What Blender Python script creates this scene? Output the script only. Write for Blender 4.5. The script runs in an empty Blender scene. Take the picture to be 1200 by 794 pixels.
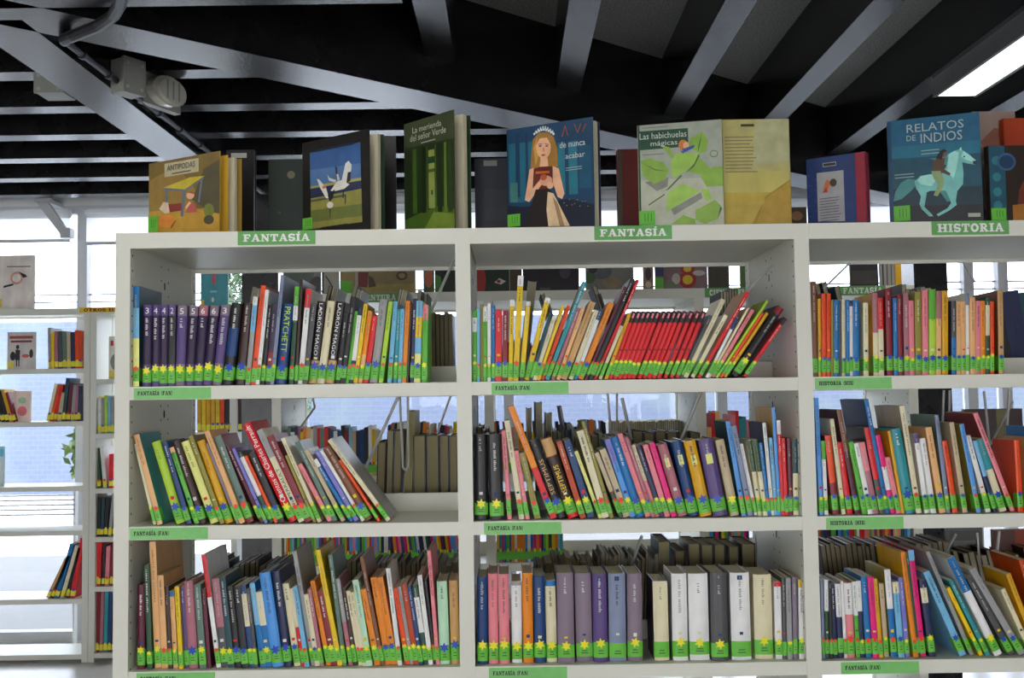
import bpy, math, random
from mathutils import Vector, Matrix

# ------------------------------------------------------------------ camera, world, exposure
scene = bpy.context.scene
COL = scene.collection
CAM = Vector((0.1061, -2.3989, 1.4534))
PITCH, YAW, ROLL, FPX = 0.0555, 0.0031, 0.0148, 1200.0
FWD = Vector((math.sin(YAW) * math.cos(PITCH), math.cos(YAW) * math.cos(PITCH), math.sin(PITCH)))
R0 = Vector((math.cos(YAW), -math.sin(YAW), 0))
U0 = R0.cross(FWD)
RGT = R0 * math.cos(ROLL) - U0 * math.sin(ROLL)
UPV = R0 * math.sin(ROLL) + U0 * math.cos(ROLL)
cam_data = bpy.data.cameras.new('camera')
cam_data.sensor_width = 36.0
cam_data.lens = 36.0
cam_data.clip_end = 200
cam = bpy.data.objects.new('camera', cam_data)
COL.objects.link(cam)
B = -FWD
cam.matrix_world = Matrix(((RGT.x, UPV.x, B.x, CAM.x), (RGT.y, UPV.y, B.y, CAM.y), (RGT.z, UPV.z, B.z, CAM.z), (0, 0, 0, 1)))
scene.camera = cam

world = bpy.data.worlds.new('sky')
scene.world = world
world.use_nodes = True
bg = world.node_tree.nodes['Background']
bg.inputs['Color'].default_value = (0.96, 0.97, 1.0, 1)
bg.inputs['Strength'].default_value = 7.0

scene.view_settings.view_transform = 'Standard'
scene.view_settings.look = 'None'
scene.view_settings.gamma = 1.0
scene.view_settings.use_curve_mapping = False
scene.view_settings.exposure = 0.13
LAMP_POWER = 2.0
DIFFUSER = 2.6
try:
    scene.cycles.use_denoising = True
    scene.cycles.max_bounces = 8
    scene.cycles.diffuse_bounces = 5
    scene.cycles.transparent_max_bounces = 16
    scene.cycles.sample_clamp_indirect = 8.0
except Exception:
    pass

def ray(x, y):
    return FWD * FPX + RGT * (x - 600) + UPV * (397 - y)
def at_y(x, y, Y):
    d = ray(x, y)
    return CAM + d * ((Y - CAM.y) / d.y)

# ------------------------------------------------------------------ materials
def lin(c):
    c = c / 255.0
    return c / 12.92 if c <= 0.04045 else ((c + 0.055) / 1.055) ** 2.4
def rgb(r, g, b, k=1.0):
    return tuple(min(0.9, lin(v) * k) for v in (r, g, b)) + (1.0,)

def new_mat(name):
    m = bpy.data.materials.new(name)
    m.use_nodes = True
    return m, m.node_tree, m.node_tree.nodes['Principled BSDF']

def mat(name, col, rough=0.5, spec=0.5, noise=0.0, nscale=20.0, bump=0.0, bscale=200.0, metal=0.0, rvar=0.0):
    m, nt, p = new_mat(name)
    p.inputs['Roughness'].default_value = rough
    p.inputs['Specular IOR Level'].default_value = spec
    p.inputs['Metallic'].default_value = metal
    co = nt.nodes.new('ShaderNodeTexCoord')
    n = nt.nodes.new('ShaderNodeTexNoise')
    n.inputs['Scale'].default_value = nscale
    n.inputs['Detail'].default_value = 4
    nt.links.new(co.outputs['Object'], n.inputs['Vector'])
    mx = nt.nodes.new('ShaderNodeMix'); mx.data_type = 'RGBA'
    mx.inputs[6].default_value = tuple(max(0, v * (1 - noise)) for v in col[:3]) + (1,)
    mx.inputs[7].default_value = tuple(min(1, v * (1 + noise)) for v in col[:3]) + (1,)
    nt.links.new(n.outputs['Fac'], mx.inputs[0])
    nt.links.new(mx.outputs[2], p.inputs['Base Color'])
    if bump:
        n2 = nt.nodes.new('ShaderNodeTexNoise'); n2.inputs['Scale'].default_value = bscale
        n2.inputs['Detail'].default_value = 3
        nt.links.new(co.outputs['Object'], n2.inputs['Vector'])
        bp = nt.nodes.new('ShaderNodeBump'); bp.inputs['Strength'].default_value = bump
        bp.inputs['Distance'].default_value = 0.003
        nt.links.new(n2.outputs['Fac'], bp.inputs['Height'])
        nt.links.new(bp.outputs['Normal'], p.inputs['Normal'])
    return m

def objcol_mat(name, rough, spec, noise, nscale, coat=0.0, stretch=(1, 1, 1), attr=None):
    """base colour comes from the object's own colour (or a colour attribute of the mesh), with a procedural wear noise"""
    m, nt, p = new_mat(name)
    if attr:
        src = nt.nodes.new('ShaderNodeAttribute'); src.attribute_name = attr
        cout = src.outputs['Color']
    else:
        src = nt.nodes.new('ShaderNodeObjectInfo')
        cout = src.outputs['Color']
    co = nt.nodes.new('ShaderNodeTexCoord')
    mp = nt.nodes.new('ShaderNodeMapping'); mp.inputs['Scale'].default_value = stretch
    n = nt.nodes.new('ShaderNodeTexNoise'); n.inputs['Scale'].default_value = nscale; n.inputs['Detail'].default_value = 5
    nt.links.new(co.outputs['Object'], mp.inputs['Vector']); nt.links.new(mp.outputs['Vector'], n.inputs['Vector'])
    mr = nt.nodes.new('ShaderNodeMapRange')
    mr.inputs['From Min'].default_value = 0.25; mr.inputs['From Max'].default_value = 0.75
    mr.inputs['To Min'].default_value = 1 - noise; mr.inputs['To Max'].default_value = 1 + noise
    nt.links.new(n.outputs['Fac'], mr.inputs['Value'])
    mul = nt.nodes.new('ShaderNodeVectorMath'); mul.operation = 'SCALE'
    nt.links.new(cout, mul.inputs[0]); nt.links.new(mr.outputs['Result'], mul.inputs['Scale'])
    nt.links.new(mul.outputs['Vector'], p.inputs['Base Color'])
    p.inputs['Roughness'].default_value = rough
    p.inputs['Specular IOR Level'].default_value = spec
    p.inputs['Coat Weight'].default_value = coat
    p.inputs['Coat Roughness'].default_value = 0.15
    return m

M = {}
M['metal'] = mat('white_enamel', (0.75, 0.745, 0.655, 1), 0.42, 0.4, 0.03, 6, 0.02, 300)
M['beam'] = mat('black_painted_timber', (0.010, 0.010, 0.011, 1), 0.25, 0.37, 0.5, 9, 0.2, 90)
M['dark_roof'] = mat('black_roof', (0.008, 0.008, 0.009, 1), 0.8, 0.2, 0.2, 10)
M['panel'] = mat('dark_acoustic_panel', (0.20, 0.20, 0.195, 1), 0.95, 0.2, 1.5, 130, 0.8, 260)
M['floor'] = mat('grey_floor', (0.64, 0.62, 0.58, 1), 0.25, 0.4, 0.10, 3.0, 0.03, 60)
M['wall'] = mat('white_plaster', (0.72, 0.72, 0.70, 1), 0.8, 0.3, 0.03, 5, 0.05, 120)
M['frame'] = mat('grey_window_frame', (0.55, 0.56, 0.58, 1), 0.4, 0.5, 0.04, 8)
M['wire'] = mat('grey_steel_wire', (0.42, 0.42, 0.40, 1), 0.4, 0.4, 0.05, 40)
M['hole'] = mat('hole_shadow', (0.03, 0.03, 0.03, 1), 0.9, 0.1, 0.1, 50)
M['plastic'] = mat('grey_plastic', (0.30, 0.30, 0.27, 1), 0.5, 0.4, 0.08, 30)
M['lens'] = mat('cloudy_lens', (0.62, 0.60, 0.52, 1), 0.25, 0.5, 0.12, 40)
M['conduit'] = mat('black_conduit', (0.02, 0.02, 0.022, 1), 0.42, 0.3, 0.2, 40)
def blind_mat():
    m = bpy.data.materials.new('white_blind_fabric'); m.use_nodes = True
    nt = m.node_tree; p = nt.nodes['Principled BSDF']; o = nt.nodes['Material Output']
    w = nt.nodes.new('ShaderNodeTexWave'); w.inputs['Scale'].default_value = 120
    rp = nt.nodes.new('ShaderNodeMapRange'); rp.inputs['To Min'].default_value = .78; rp.inputs['To Max'].default_value = .86
    nt.links.new(w.outputs['Fac'], rp.inputs['Value']); nt.links.new(rp.outputs['Result'], p.inputs['Base Color'])
    p.inputs['Roughness'].default_value = .9
    t = nt.nodes.new('ShaderNodeBsdfTranslucent'); t.inputs['Color'].default_value = (.92, .92, .92, 1)
    mx = nt.nodes.new('ShaderNodeMixShader'); mx.inputs[0].default_value = .75
    nt.links.new(p.outputs[0], mx.inputs[1]); nt.links.new(t.outputs[0], mx.inputs[2]); nt.links.new(mx.outputs[0], o.inputs[0])
    return m
M['blind'] = blind_mat()
M['path'] = mat('darkened_ground', (0.135, 0.135, 0.13, 1), 0.9, 0.2, 0.1, 3.0)  # ground tone set dark to weaken reflections on the ceiling beams
M['pave'] = mat('pale_paving', (0.72, 0.72, 0.70, 1), 0.9, 0.2, 0.08, 2.0)
M['leaf'] = mat('leaf_green', (0.075, 0.115, 0.055, 1), 0.6, 0.2, 0.5, 12)
M['leaf_light'] = mat('young_leaf', (0.13, 0.19, 0.05, 1), 0.6, 0.2, 0.4, 12)
M['bark'] = mat('bark', (0.16, 0.11, 0.07, 1), 0.9, 0.2, 0.3, 30)
M['housing'] = mat('dark_lamp_housing', (0.10, 0.10, 0.10, 1), 0.5, 0.4, 0.1, 20)
M['radiator'] = mat('white_radiator', (0.8, 0.8, 0.8, 1), 0.5, 0.4, 0.02, 20)
M['cover'] = objcol_mat('book_cover', 0.38, 0.32, 0.22, 16, coat=0.10, stretch=(1, 1, .45))
M['art'] = objcol_mat('printed_picture', 0.32, 0.45, 0.18, 30, coat=0.12, attr='tint')
M['far_books'] = objcol_mat('distant_book_paper', 0.5, 0.4, 0.12, 30, attr='tint')
M['print'] = objcol_mat('printed_ink', 0.5, 0.3, 0.05, 60)
M['label'] = objcol_mat('paper_label', 0.45, 0.35, 0.06, 60, coat=0.15)
M['pages'] = objcol_mat('page_edges', 0.85, 0.2, 0.22, 260, stretch=(6, 0.2, 0.05))
def facade_mat():
    m, nt, p = new_mat('blue_grey_brick_facade')
    br = nt.nodes.new('ShaderNodeTexBrick')
    br.inputs['Color1'].default_value = (0.10, 0.122, 0.175, 1)
    br.inputs['Color2'].default_value = (0.09, 0.112, 0.165, 1)
    br.inputs['Mortar'].default_value = (0.13, 0.145, 0.19, 1)
    br.inputs['Scale'].default_value = 3.2
    co = nt.nodes.new('ShaderNodeTexCoord')
    mp = nt.nodes.new('ShaderNodeMapping'); mp.inputs['Rotation'].default_value = (math.pi / 2, 0, 0)
    nt.links.new(co.outputs['Object'], mp.inputs['Vector']); nt.links.new(mp.outputs['Vector'], br.inputs['Vector'])
    n = nt.nodes.new('ShaderNodeTexNoise'); n.inputs['Scale'].default_value = .55; n.inputs['Detail'].default_value = 6
    nt.links.new(co.outputs['Object'], n.inputs['Vector'])
    rp = nt.nodes.new('ShaderNodeMapRange'); rp.inputs['From Min'].default_value = .48; rp.inputs['From Max'].default_value = .62
    nt.links.new(n.outputs['Fac'], rp.inputs['Value'])
    mx = nt.nodes.new('ShaderNodeMix'); mx.data_type = 'RGBA'; mx.inputs[7].default_value = (.13, .16, .165, 1)
    nt.links.new(rp.outputs['Result'], mx.inputs[0]); nt.links.new(br.outputs['Color'], mx.inputs[6])
    nt.links.new(mx.outputs[2], p.inputs['Base Color'])
    p.inputs['Roughness'].default_value = 0.6
    return m
M['facade'] = facade_mat()
def glass_mat():
    m = bpy.data.materials.new('window_glass'); m.use_nodes = True
    nt = m.node_tree; nt.nodes.clear()
    o = nt.nodes.new('ShaderNodeOutputMaterial'); mx = nt.nodes.new('ShaderNodeMixShader')
    t = nt.nodes.new('ShaderNodeBsdfTransparent'); g = nt.nodes.new('ShaderNodeBsdfGlossy')
    t.inputs['Color'].default_value = (0.90, 0.94, 1.0, 1)
    g.inputs['Roughness'].default_value = 0.03
    fr = nt.nodes.new('ShaderNodeFresnel'); fr.inputs['IOR'].default_value = 1.3
    nt.links.new(fr.outputs[0], mx.inputs[0])
    nt.links.new(t.outputs[0], mx.inputs[1]); nt.links.new(g.outputs[0], mx.inputs[2])
    nt.links.new(mx.outputs[0], o.inputs[0])
    return m
M['glass'] = glass_mat()
def emit_mat(name, col, s):
    m, nt, p = new_mat(name)
    p.inputs['Base Color'].default_value = (0.8, 0.8, 0.8, 1)
    p.inputs['Emission Color'].default_value = col
    p.inputs['Emission Strength'].default_value = s
    return m
M['diffuser'] = emit_mat('lamp_diffuser', (1, 0.98, 0.93, 1), DIFFUSER)

# ------------------------------------------------------------------ mesh helpers
class MB:
    def __init__(self):
        self.v = []; self.f = []; self.c = []
    def face(self, pts, col=None):
        n = len(self.v); self.v += [tuple(p) for p in pts]
        self.f.append(list(range(n, n + len(pts)))); self.c.append(col)
        return self
    def box(self, a, b, col=None, m=None):
        x0, y0, z0 = a; x1, y1, z1 = b
        P = [(x0, y0, z0), (x1, y0, z0), (x1, y1, z0), (x0, y1, z0), (x0, y0, z1), (x1, y0, z1), (x1, y1, z1), (x0, y1, z1)]
        if m is not None:
            P = [tuple(m @ Vector(p)) for p in P]
        n = len(self.v); self.v += P
        for q in ((0, 3, 2, 1), (4, 5, 6, 7), (0, 1, 5, 4), (1, 2, 6, 5), (2, 3, 7, 6), (3, 0, 4, 7)):
            self.f.append([n + i for i in q]); self.c.append(col)
        return self
    def prism(self, poly, axis, a, b, col=None):
        """extrude a 2-D outline; axis 'z': (x,y), axis 'x': (y,z), axis 'y': (x,z)"""
        def P(u, v, w):
            return (u, v, w) if axis == 'z' else ((w, u, v) if axis == 'x' else (u, w, v))
        n = len(self.v); k = len(poly)
        self.v += [P(u, v, a) for u, v in poly] + [P(u, v, b) for u, v in poly]
        for i in range(k):
            j = (i + 1) % k
            self.f.append([n + i, n + j, n + k + j, n + k + i]); self.c.append(col)
        self.f.append([n + i for i in reversed(range(k))]); self.c.append(col)
        self.f.append([n + k + i for i in range(k)]); self.c.append(col)
        return self
    def tube(self, pts, r, seg=8, col=None):
        pts = [Vector(p) for p in pts]; n0 = len(self.v)
        for i, p in enumerate(pts):
            d = (pts[min(i + 1, len(pts) - 1)] - pts[max(i - 1, 0)]).normalized()
            a = d.orthogonal().normalized() if i == 0 else (a - d * a.dot(d)).normalized()
            b = d.cross(a)
            for k in range(seg):
                t = 2 * math.pi * k / seg
                self.v.append(tuple(p + (a * math.cos(t) + b * math.sin(t)) * r))
        for i in range(len(pts) - 1):
            for k in range(seg):
                k2 = (k + 1) % seg
                self.f.append([n0 + i * seg + k, n0 + i * seg + k2, n0 + (i + 1) * seg + k2, n0 + (i + 1) * seg + k]); self.c.append(col)
        self.f.append([n0 + k for k in range(seg)]); self.c.append(col)
        e = n0 + (len(pts) - 1) * seg
        self.f.append([e + k for k in range(seg)]); self.c.append(col)
        return self
    def mesh(self, name, material=None):
        me = bpy.data.meshes.new(name)
        me.from_pydata(self.v, [], self.f)
        if any(c is not None for c in self.c):
            at = me.color_attributes.new('tint', 'FLOAT_COLOR', 'CORNER')
            vals = []
            for f, c in zip(self.f, self.c):
                vals += list(c or (0.5, 0.5, 0.5, 1)) * len(f)
            at.data.foreach_set('color', vals)
        if material:
            me.materials.append(material)
        me.update()
        return me
    def obj(self, name, material, parent=None, loc=None, color=None):
        return link(name, self.mesh(name, material), parent, loc, color)

def link(name, data, parent=None, loc=None, color=None):
    o = bpy.data.objects.new(name, data)
    COL.objects.link(o)
    if parent is not None:
        o.parent = parent
    if loc is not None:
        o.location = loc
    if color is not None:
        o.color = color
    return o
def empty(name, loc=(0, 0, 0), rot=(0, 0, 0)):
    o = bpy.data.objects.new(name, None); COL.objects.link(o)
    o.location = loc; o.rotation_euler = rot; o.empty_display_size = 0.05
    return o
def tag(o, label=None, cat=None, group=None, kind=None):
    if label: o['label'] = label
    if cat: o['category'] = cat
    if group: o['group'] = group
    if kind: o['kind'] = kind
    return o
def struct(o, label=None):
    return tag(o, label, None, None, 'structure')
def rot2(p, a):
    return (p[0] * math.cos(a) - p[1] * math.sin(a), p[0] * math.sin(a) + p[1] * math.cos(a))

# text ---------------------------------------------------------------
_tc = {}
def text_polys(s):
    """outline mesh of a line of text: verts (u,v) of cap height ~0.7 and faces; cached"""
    if s in _tc:
        return _tc[s]
    cu = bpy.data.curves.new('txt', 'FONT'); cu.body = s; cu.resolution_u = 2; cu.align_x = 'CENTER'; cu.align_y = 'CENTER'
    o = bpy.data.objects.new('txt', cu); COL.objects.link(o)
    dg = bpy.context.evaluated_depsgraph_get(); dg.update()
    me = bpy.data.meshes.new_from_object(o.evaluated_get(dg))
    v = [(p.co.x, p.co.y) for p in me.vertices]; f = [list(p.vertices) for p in me.polygons]
    bpy.data.objects.remove(o); bpy.data.curves.remove(cu); bpy.data.meshes.remove(me)
    xs = [a for a, b in v] or [0]; ys = [b for a, b in v] or [0]
    cx = (min(xs) + max(xs)) / 2; cy = (min(ys) + max(ys)) / 2
    v = [(a - cx, b - cy) for a, b in v]
    _tc[s] = (v, f, max(xs) - min(xs), max(ys) - min(ys))
    return _tc[s]
def text_mesh(s, length, height, mode='h', name='lettering', bold=0.0):
    """text fitted into length x height, in the local XZ plane facing -Y. mode h, d (reads downwards), u (upwards)"""
    v, f, w, h = text_polys(s)
    sx = length / max(w, 1e-6); sy = height / max(h, 1e-6)
    me = bpy.data.meshes.new(name)
    P = []
    for a, b in v:
        a *= sx; b *= sy
        P.append((a, 0, b) if mode == 'h' else ((b, 0, -a) if mode == 'd' else (-b, 0, a)))
    me.from_pydata(P, [], f); me.materials.append(M['print']); me.update()
    return me

# slab-serif block letters for the green signs ------------------------
def stroke(pts, w):
    out = []
    for (x0, y0), (x1, y1) in zip(pts, pts[1:]):
        dx, dy = x1 - x0, y1 - y0; L = math.hypot(dx, dy) or 1
        nx, ny = -dy / L * w / 2, dx / L * w / 2
        ex, ey = dx / L * w * 0.18, dy / L * w * 0.18
        out.append([(x0 + nx - ex, y0 + ny - ey), (x0 - nx - ex, y0 - ny - ey), (x1 - nx + ex, y1 - ny + ey), (x1 + nx + ex, y1 + ny + ey)])
    return out
def bx2(x0, y0, x1, y1):
    return [[(x0, y0), (x1, y0), (x1, y1), (x0, y1)]]
def arc(cx, cy, rx, ry, a0, a1, n=8):
    return [(cx + rx * math.cos(math.radians(a0 + (a1 - a0) * i / n)), cy + ry * math.sin(math.radians(a0 + (a1 - a0) * i / n))) for i in range(n + 1)]
def glyph(ch):
    st = lambda x: bx2(x - .13, 0, x + .13, 1) + bx2(x - .25, 0, x + .25, .13) + bx2(x - .25, .87, x + .25, 1)
    if ch == 'F': return st(.25) + bx2(.25, .82, .82, 1) + bx2(.68, .64, .82, .9) + bx2(.25, .42, .62, .58) + bx2(.52, .34, .62, .66), .86
    if ch == 'E': return st(.25) + bx2(.25, .82, .82, 1) + bx2(.68, .66, .82, .9) + bx2(.25, .42, .62, .58) + bx2(.25, 0, .84, .17) + bx2(.70, .1, .84, .34), .88
    if ch in 'I': return st(.26), .52
    if ch == 'Í': return st(.26) + [[(.2, 1.07), (.36, 1.07), (.5, 1.3), (.3, 1.3)]], .52
    if ch == 'T': return bx2(.32, 0, .58, 1) + bx2(.2, 0, .7, .13) + bx2(.02, .82, .88, 1) + bx2(.02, .62, .16, .9) + bx2(.74, .62, .88, .9), .9
    if ch == 'A': return stroke([(.16, .05), (.46, .97)], .14) + stroke([(.78, .05), (.48, .97)], .25) + bx2(.25, .26, .68, .4) + bx2(0, 0, .36, .13) + bx2(.56, 0, .98, .13), .98
    if ch == 'N': return bx2(.13, 0, .27, 1) + bx2(0, 0, .4, .13) + bx2(0, .87, .3, 1) + bx2(.73, 0, .87, 1) + bx2(.6, .87, 1, 1) + stroke([(.2, .95), (.8, .05)], .27), 1.0
    if ch == 'H': return st(.25) + st(.83) + bx2(.25, .42, .83, .58), 1.08
    if ch == 'S': return stroke(arc(.4, .73, .27, .19, 20, 180) + arc(.42, .54, .29, .03, 190, 200, 1) + [(.66, .42)] + arc(.4, .27, .27, .19, 30, -160), .23) + bx2(.58, .68, .72, .98) + bx2(.06, .02, .2, .32), .78
    if ch == 'O': return stroke(arc(.45, .5, .31, .4, 0, 360, 18), .25), .9
    if ch == 'C': return stroke(arc(.45, .5, .31, .4, 45, 315, 14), .24) + bx2(.62, .66, .76, .98), .84
    if ch == 'R': return st(.25) + stroke([(.3, .91), (.5, .91)] + arc(.5, .71, .2, .2, 80, -80) + [(.5, .5), (.3, .5)], .19) + stroke([(.5, .46), (.76, .06)], .25) + bx2(.66, 0, .98, .13), .98
    if ch == 'V': return stroke([(.2, .95), (.49, .06)], .25) + stroke([(.82, .95), (.52, .06)], .14) + bx2(0, .87, .42, 1) + bx2(.62, .87, 1, 1), 1.0
    if ch == 'U': return bx2(.12, .3, .38, 1) + bx2(0, .87, .5, 1) + bx2(.68, .3, .82, 1) + bx2(.55, .87, .95, 1) + stroke([(.25, .35)] + arc(.5, .32, .25, .23, 185, 355) + [(.75, .35)], .2), .96
    if ch == 'B': return st(.25) + stroke([(.3, .91), (.5, .91)] + arc(.5, .73, .18, .18, 80, -80) + [(.3, .53)], .18) + stroke([(.3, .53), (.5, .5)] + arc(.5, .28, .22, .2, 80, -80) + [(.3, .09)], .2), .84
    if ch == 'D': return st(.25) + stroke([(.3, .91), (.42, .91)] + arc(.42, .5, .32, .41, 80, -80) + [(.3, .09)], .2), .9
    if ch == '(': return stroke(arc(.5, .45, .3, .62, 120, 240, 6), .13), .4
    if ch == ')': return stroke(arc(-.1, .45, .3, .62, 60, -60, 6), .13), .4
    if ch == 'M': return bx2(.12, 0, .26, 1) + bx2(0, 0, .38, .13) + bx2(0, .87, .3, 1) + stroke([(.22, .95), (.55, .15)], .25) + stroke([(.9, .95), (.56, .15)], .14) + st(1.0), 1.26
    return [], .45
def block_letters(s, length, height):
    polys = []; x = 0
    for ch in s:
        g, w = glyph(ch)
        polys += [[(a + x, b) for a, b in q] for q in g]
        x += w + .06
    x -= .06
    mb = MB()
    for i, q in enumerate(polys):
        mb.face([((a / x - .5) * length, -.00002 * (i % 12), (b - .5) * height) for a, b in q])
    return mb

# ------------------------------------------------------------------ the room
ZTOP = 1.85
SH = [1.4875, 1.163, 0.8316, 0.50, 0.17]          # shelf levels of the near bookcase
WY = 3.85                                          # window wall
RX0, RX1, RY0 = -6.0, 6.5, -7.0
ZR, ZB, ZC = 2.653, 2.525, 2.90                    # rafter underside, main beam underside, ceiling panel

struct(MB().box((RX0, RY0, -0.1), (RX1, WY + 0.1, 0)).obj('floor', M['floor']), 'pale grey polished concrete floor of the library')
struct(MB().box((RX0 - 0.1, RY0, 0), (RX0, WY, ZC + .1)).obj('wall_left', M['wall']), 'white plaster wall at the left end of the room')
struct(MB().box((RX1, RY0, 0), (RX1 + 0.1, WY, ZC + .1)).obj('wall_right', M['wall']), 'white plaster wall at the right end of the room')
wb = MB()
wb.box((RX0, RY0 - .1, 0), (RX1, RY0, .1)); wb.box((RX0, RY0 - .1, 1.9), (RX1, RY0, ZC + .1))
xe = [RX0, -4.8, -2.9, -1.7, 0.2, 1.4, 3.3, RX1]  # unseen openings, placed and sized to light the shelf fronts
for i in range(0, 8, 2):
    wb.box((xe[i], RY0 - .1, .1), (xe[i + 1], RY0, 1.9))
struct(wb.obj('wall_front', M['wall']), 'white wall with unseen openings behind the photographer, sized to let daylight in')

ceil = struct(MB().box((RX0, RY0, ZC), (RX1, WY + .1, ZC + .1)).obj('ceiling', M['panel']), 'dark grey rough acoustic ceiling panels between black beams')
# main diagonal beam
bd = Vector((0.767, 0.642)).normalized(); bn = Vector((-bd.y, bd.x))
p0 = Vector((-1.131, 0.352))
def beam_poly(w0, w1, s0, s1):
    return [tuple(p0 + bd * s0 + bn * w0), tuple(p0 + bd * s1 + bn * w0), tuple(p0 + bd * s1 + bn * w1), tuple(p0 + bd * s0 + bn * w1)]
MB().prism(beam_poly(0, .20, -2.6, 5.6), 'z', ZB, ZC).obj('main_beam', M['beam'], ceil)
def beam_y_near(x):       # near face of the diagonal beam at x
    return p0.y + (x - p0.x) / bd.x * bd.y
MB().box((-1.415, .42, ZB), (-1.245, WY, ZC)).obj('cross_beam', M['beam'], ceil)
MB().box((-4.2, .10, ZB), (-.17, .335, ZC)).obj('cross_beam', M['beam'], ceil)
for x0, x1 in ((-.172, -.072), (.305, .403), (.785, .884), (1.245, 1.343), (1.737, 1.842), (2.20, 2.32), (2.68, 2.80), (3.16, 3.28), (3.64, 3.76), (4.2, 4.3)):
    yb = min(beam_y_near((x0 + x1) / 2) + .02, WY)
    MB().box((x0, -5.5, ZR), (x1, yb, ZC)).obj('rafter', M['beam'], ceil)
for i in range(8):
    y = 0.42 + .44 * i
    xr = p0.x + (y - p0.y) / bd.y * bd.x - .22
    MB().box((RX0, y - .035, ZR), (min(xr, RX1), y + .065, ZC)).obj('rafter', M['beam'], ceil)
# black roofing beyond the diagonal beam
MB().prism([(RX0, .45), (-1.0, .45 + .1), (3.1, WY), (RX0, WY)], 'z', ZC - .012, ZC - .002).obj('roof_lining', M['dark_roof'], ceil)

# window wall: sill wall, head, mullions, panes, blinds -----------------
ww = MB(); ww.box((RX0, WY, 0), (RX1, WY + .1, .03)); ww.box((RX0, WY, 2.66), (RX1, WY + .1, ZC + .1))
struct(ww.obj('wall_back', M['wall']), 'low sill and head of the window wall behind the bookcases')
MUL = [-6.0, -5.1, -3.8, -2.5, -1.2, .1, 1.4, 2.93, 3.14, 4.0, 5.3, 6.5]
for i in range(len(MUL) - 1):
    a, b = MUL[i], MUL[i + 1]
    w = empty('window_%d' % (i + 1), ((a + b) / 2, WY + .04, .03))
    struct(w, 'tall window pane with grey metal frame, bay %d of the back wall' % (i + 1))
    hw = (b - a) / 2
    fr = MB(); fr.box((-hw, -.05, 0), (-hw + .03, .03, 2.63)); fr.box((hw - .03, -.05, 0), (hw, .03, 2.63))
    fr.box((-hw + .03, -.04, 0), (hw - .03, .03, .05)); fr.box((-hw + .03, -.04, 2.58), (hw - .03, .03, 2.63))
    for zt in (2.035, 2.08):
        fr.box((-hw + .03, -.012, zt), (hw - .03, .006, zt + .008))
    fr.obj('window_frame', M['frame'], w)
    MB().box((-hw + .03, -.004, .05), (hw - .03, .004, 2.58)).obj('pane', M['glass'], w)
# roller blinds, rolled most of the way up
for i in range(len(MUL) - 1):
    a, b = MUL[i] + .05, MUL[i + 1] - .05
    zb = 2.425 if i == 2 else (2.405 if i == 3 else 2.41)
    t = empty('roller_blind', ((a + b) / 2, WY - .07, zb))
    hw = (b - a) / 2
    tag(t, '%s white roller blind rolled up under the window head' % ['leftmost', 'second', 'third', 'fourth', 'fifth', 'sixth', 'seventh', 'eighth', 'ninth', 'tenth', 'rightmost'][i], 'blind', 'roller blinds along the window wall')
    MB().face([(-hw, .0, .016), (hw, .0, .016), (hw, .0, 2.62 - zb), (-hw, .0, 2.62 - zb)]).obj('fabric', M['blind'], t)
    MB().box((-hw, -.008, 0), (hw, .010, .018)).obj('bottom_bar', M['frame'], t)
    MB().tube([(-hw, .0, 2.60 - zb), (hw, .0, 2.60 - zb)], .03, 10).obj('roller', M['blind'], t)
br = empty('blind_bracket', (-2.60, WY - .20, 2.56))
tag(br, 'angled grey metal bracket at the window head by the left blind', 'bracket')
MB().prism([(-.10, .09), (-.03, .09), (.10, -.10), (.06, -.12)], 'y', 0, .03).obj('arm', M['frame'], br)
MB().box((.05, -.005, -.13), (.11, .06, -.07)).obj('foot', M['frame'], br)
MB().box((-.11, .0, .085), (-.02, .205, .11)).obj('mount', M['frame'], br)

# black pillars in front of the windows
def pillar(px, Y, w, label):
    x = at_y(px, 470, Y).x
    t = MB().box((x - w / 2, Y - w / 2, 0), (x + w / 2, Y + w / 2, ZB)).obj('pillar', M['beam'])
    struct(t, label)
pillar(310, 3.0, .19, 'black square pillar behind the left part of the second bookcase')
pillar(1088, 2.85, .17, 'black square pillar beside the right end of the second bookcase')

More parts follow.
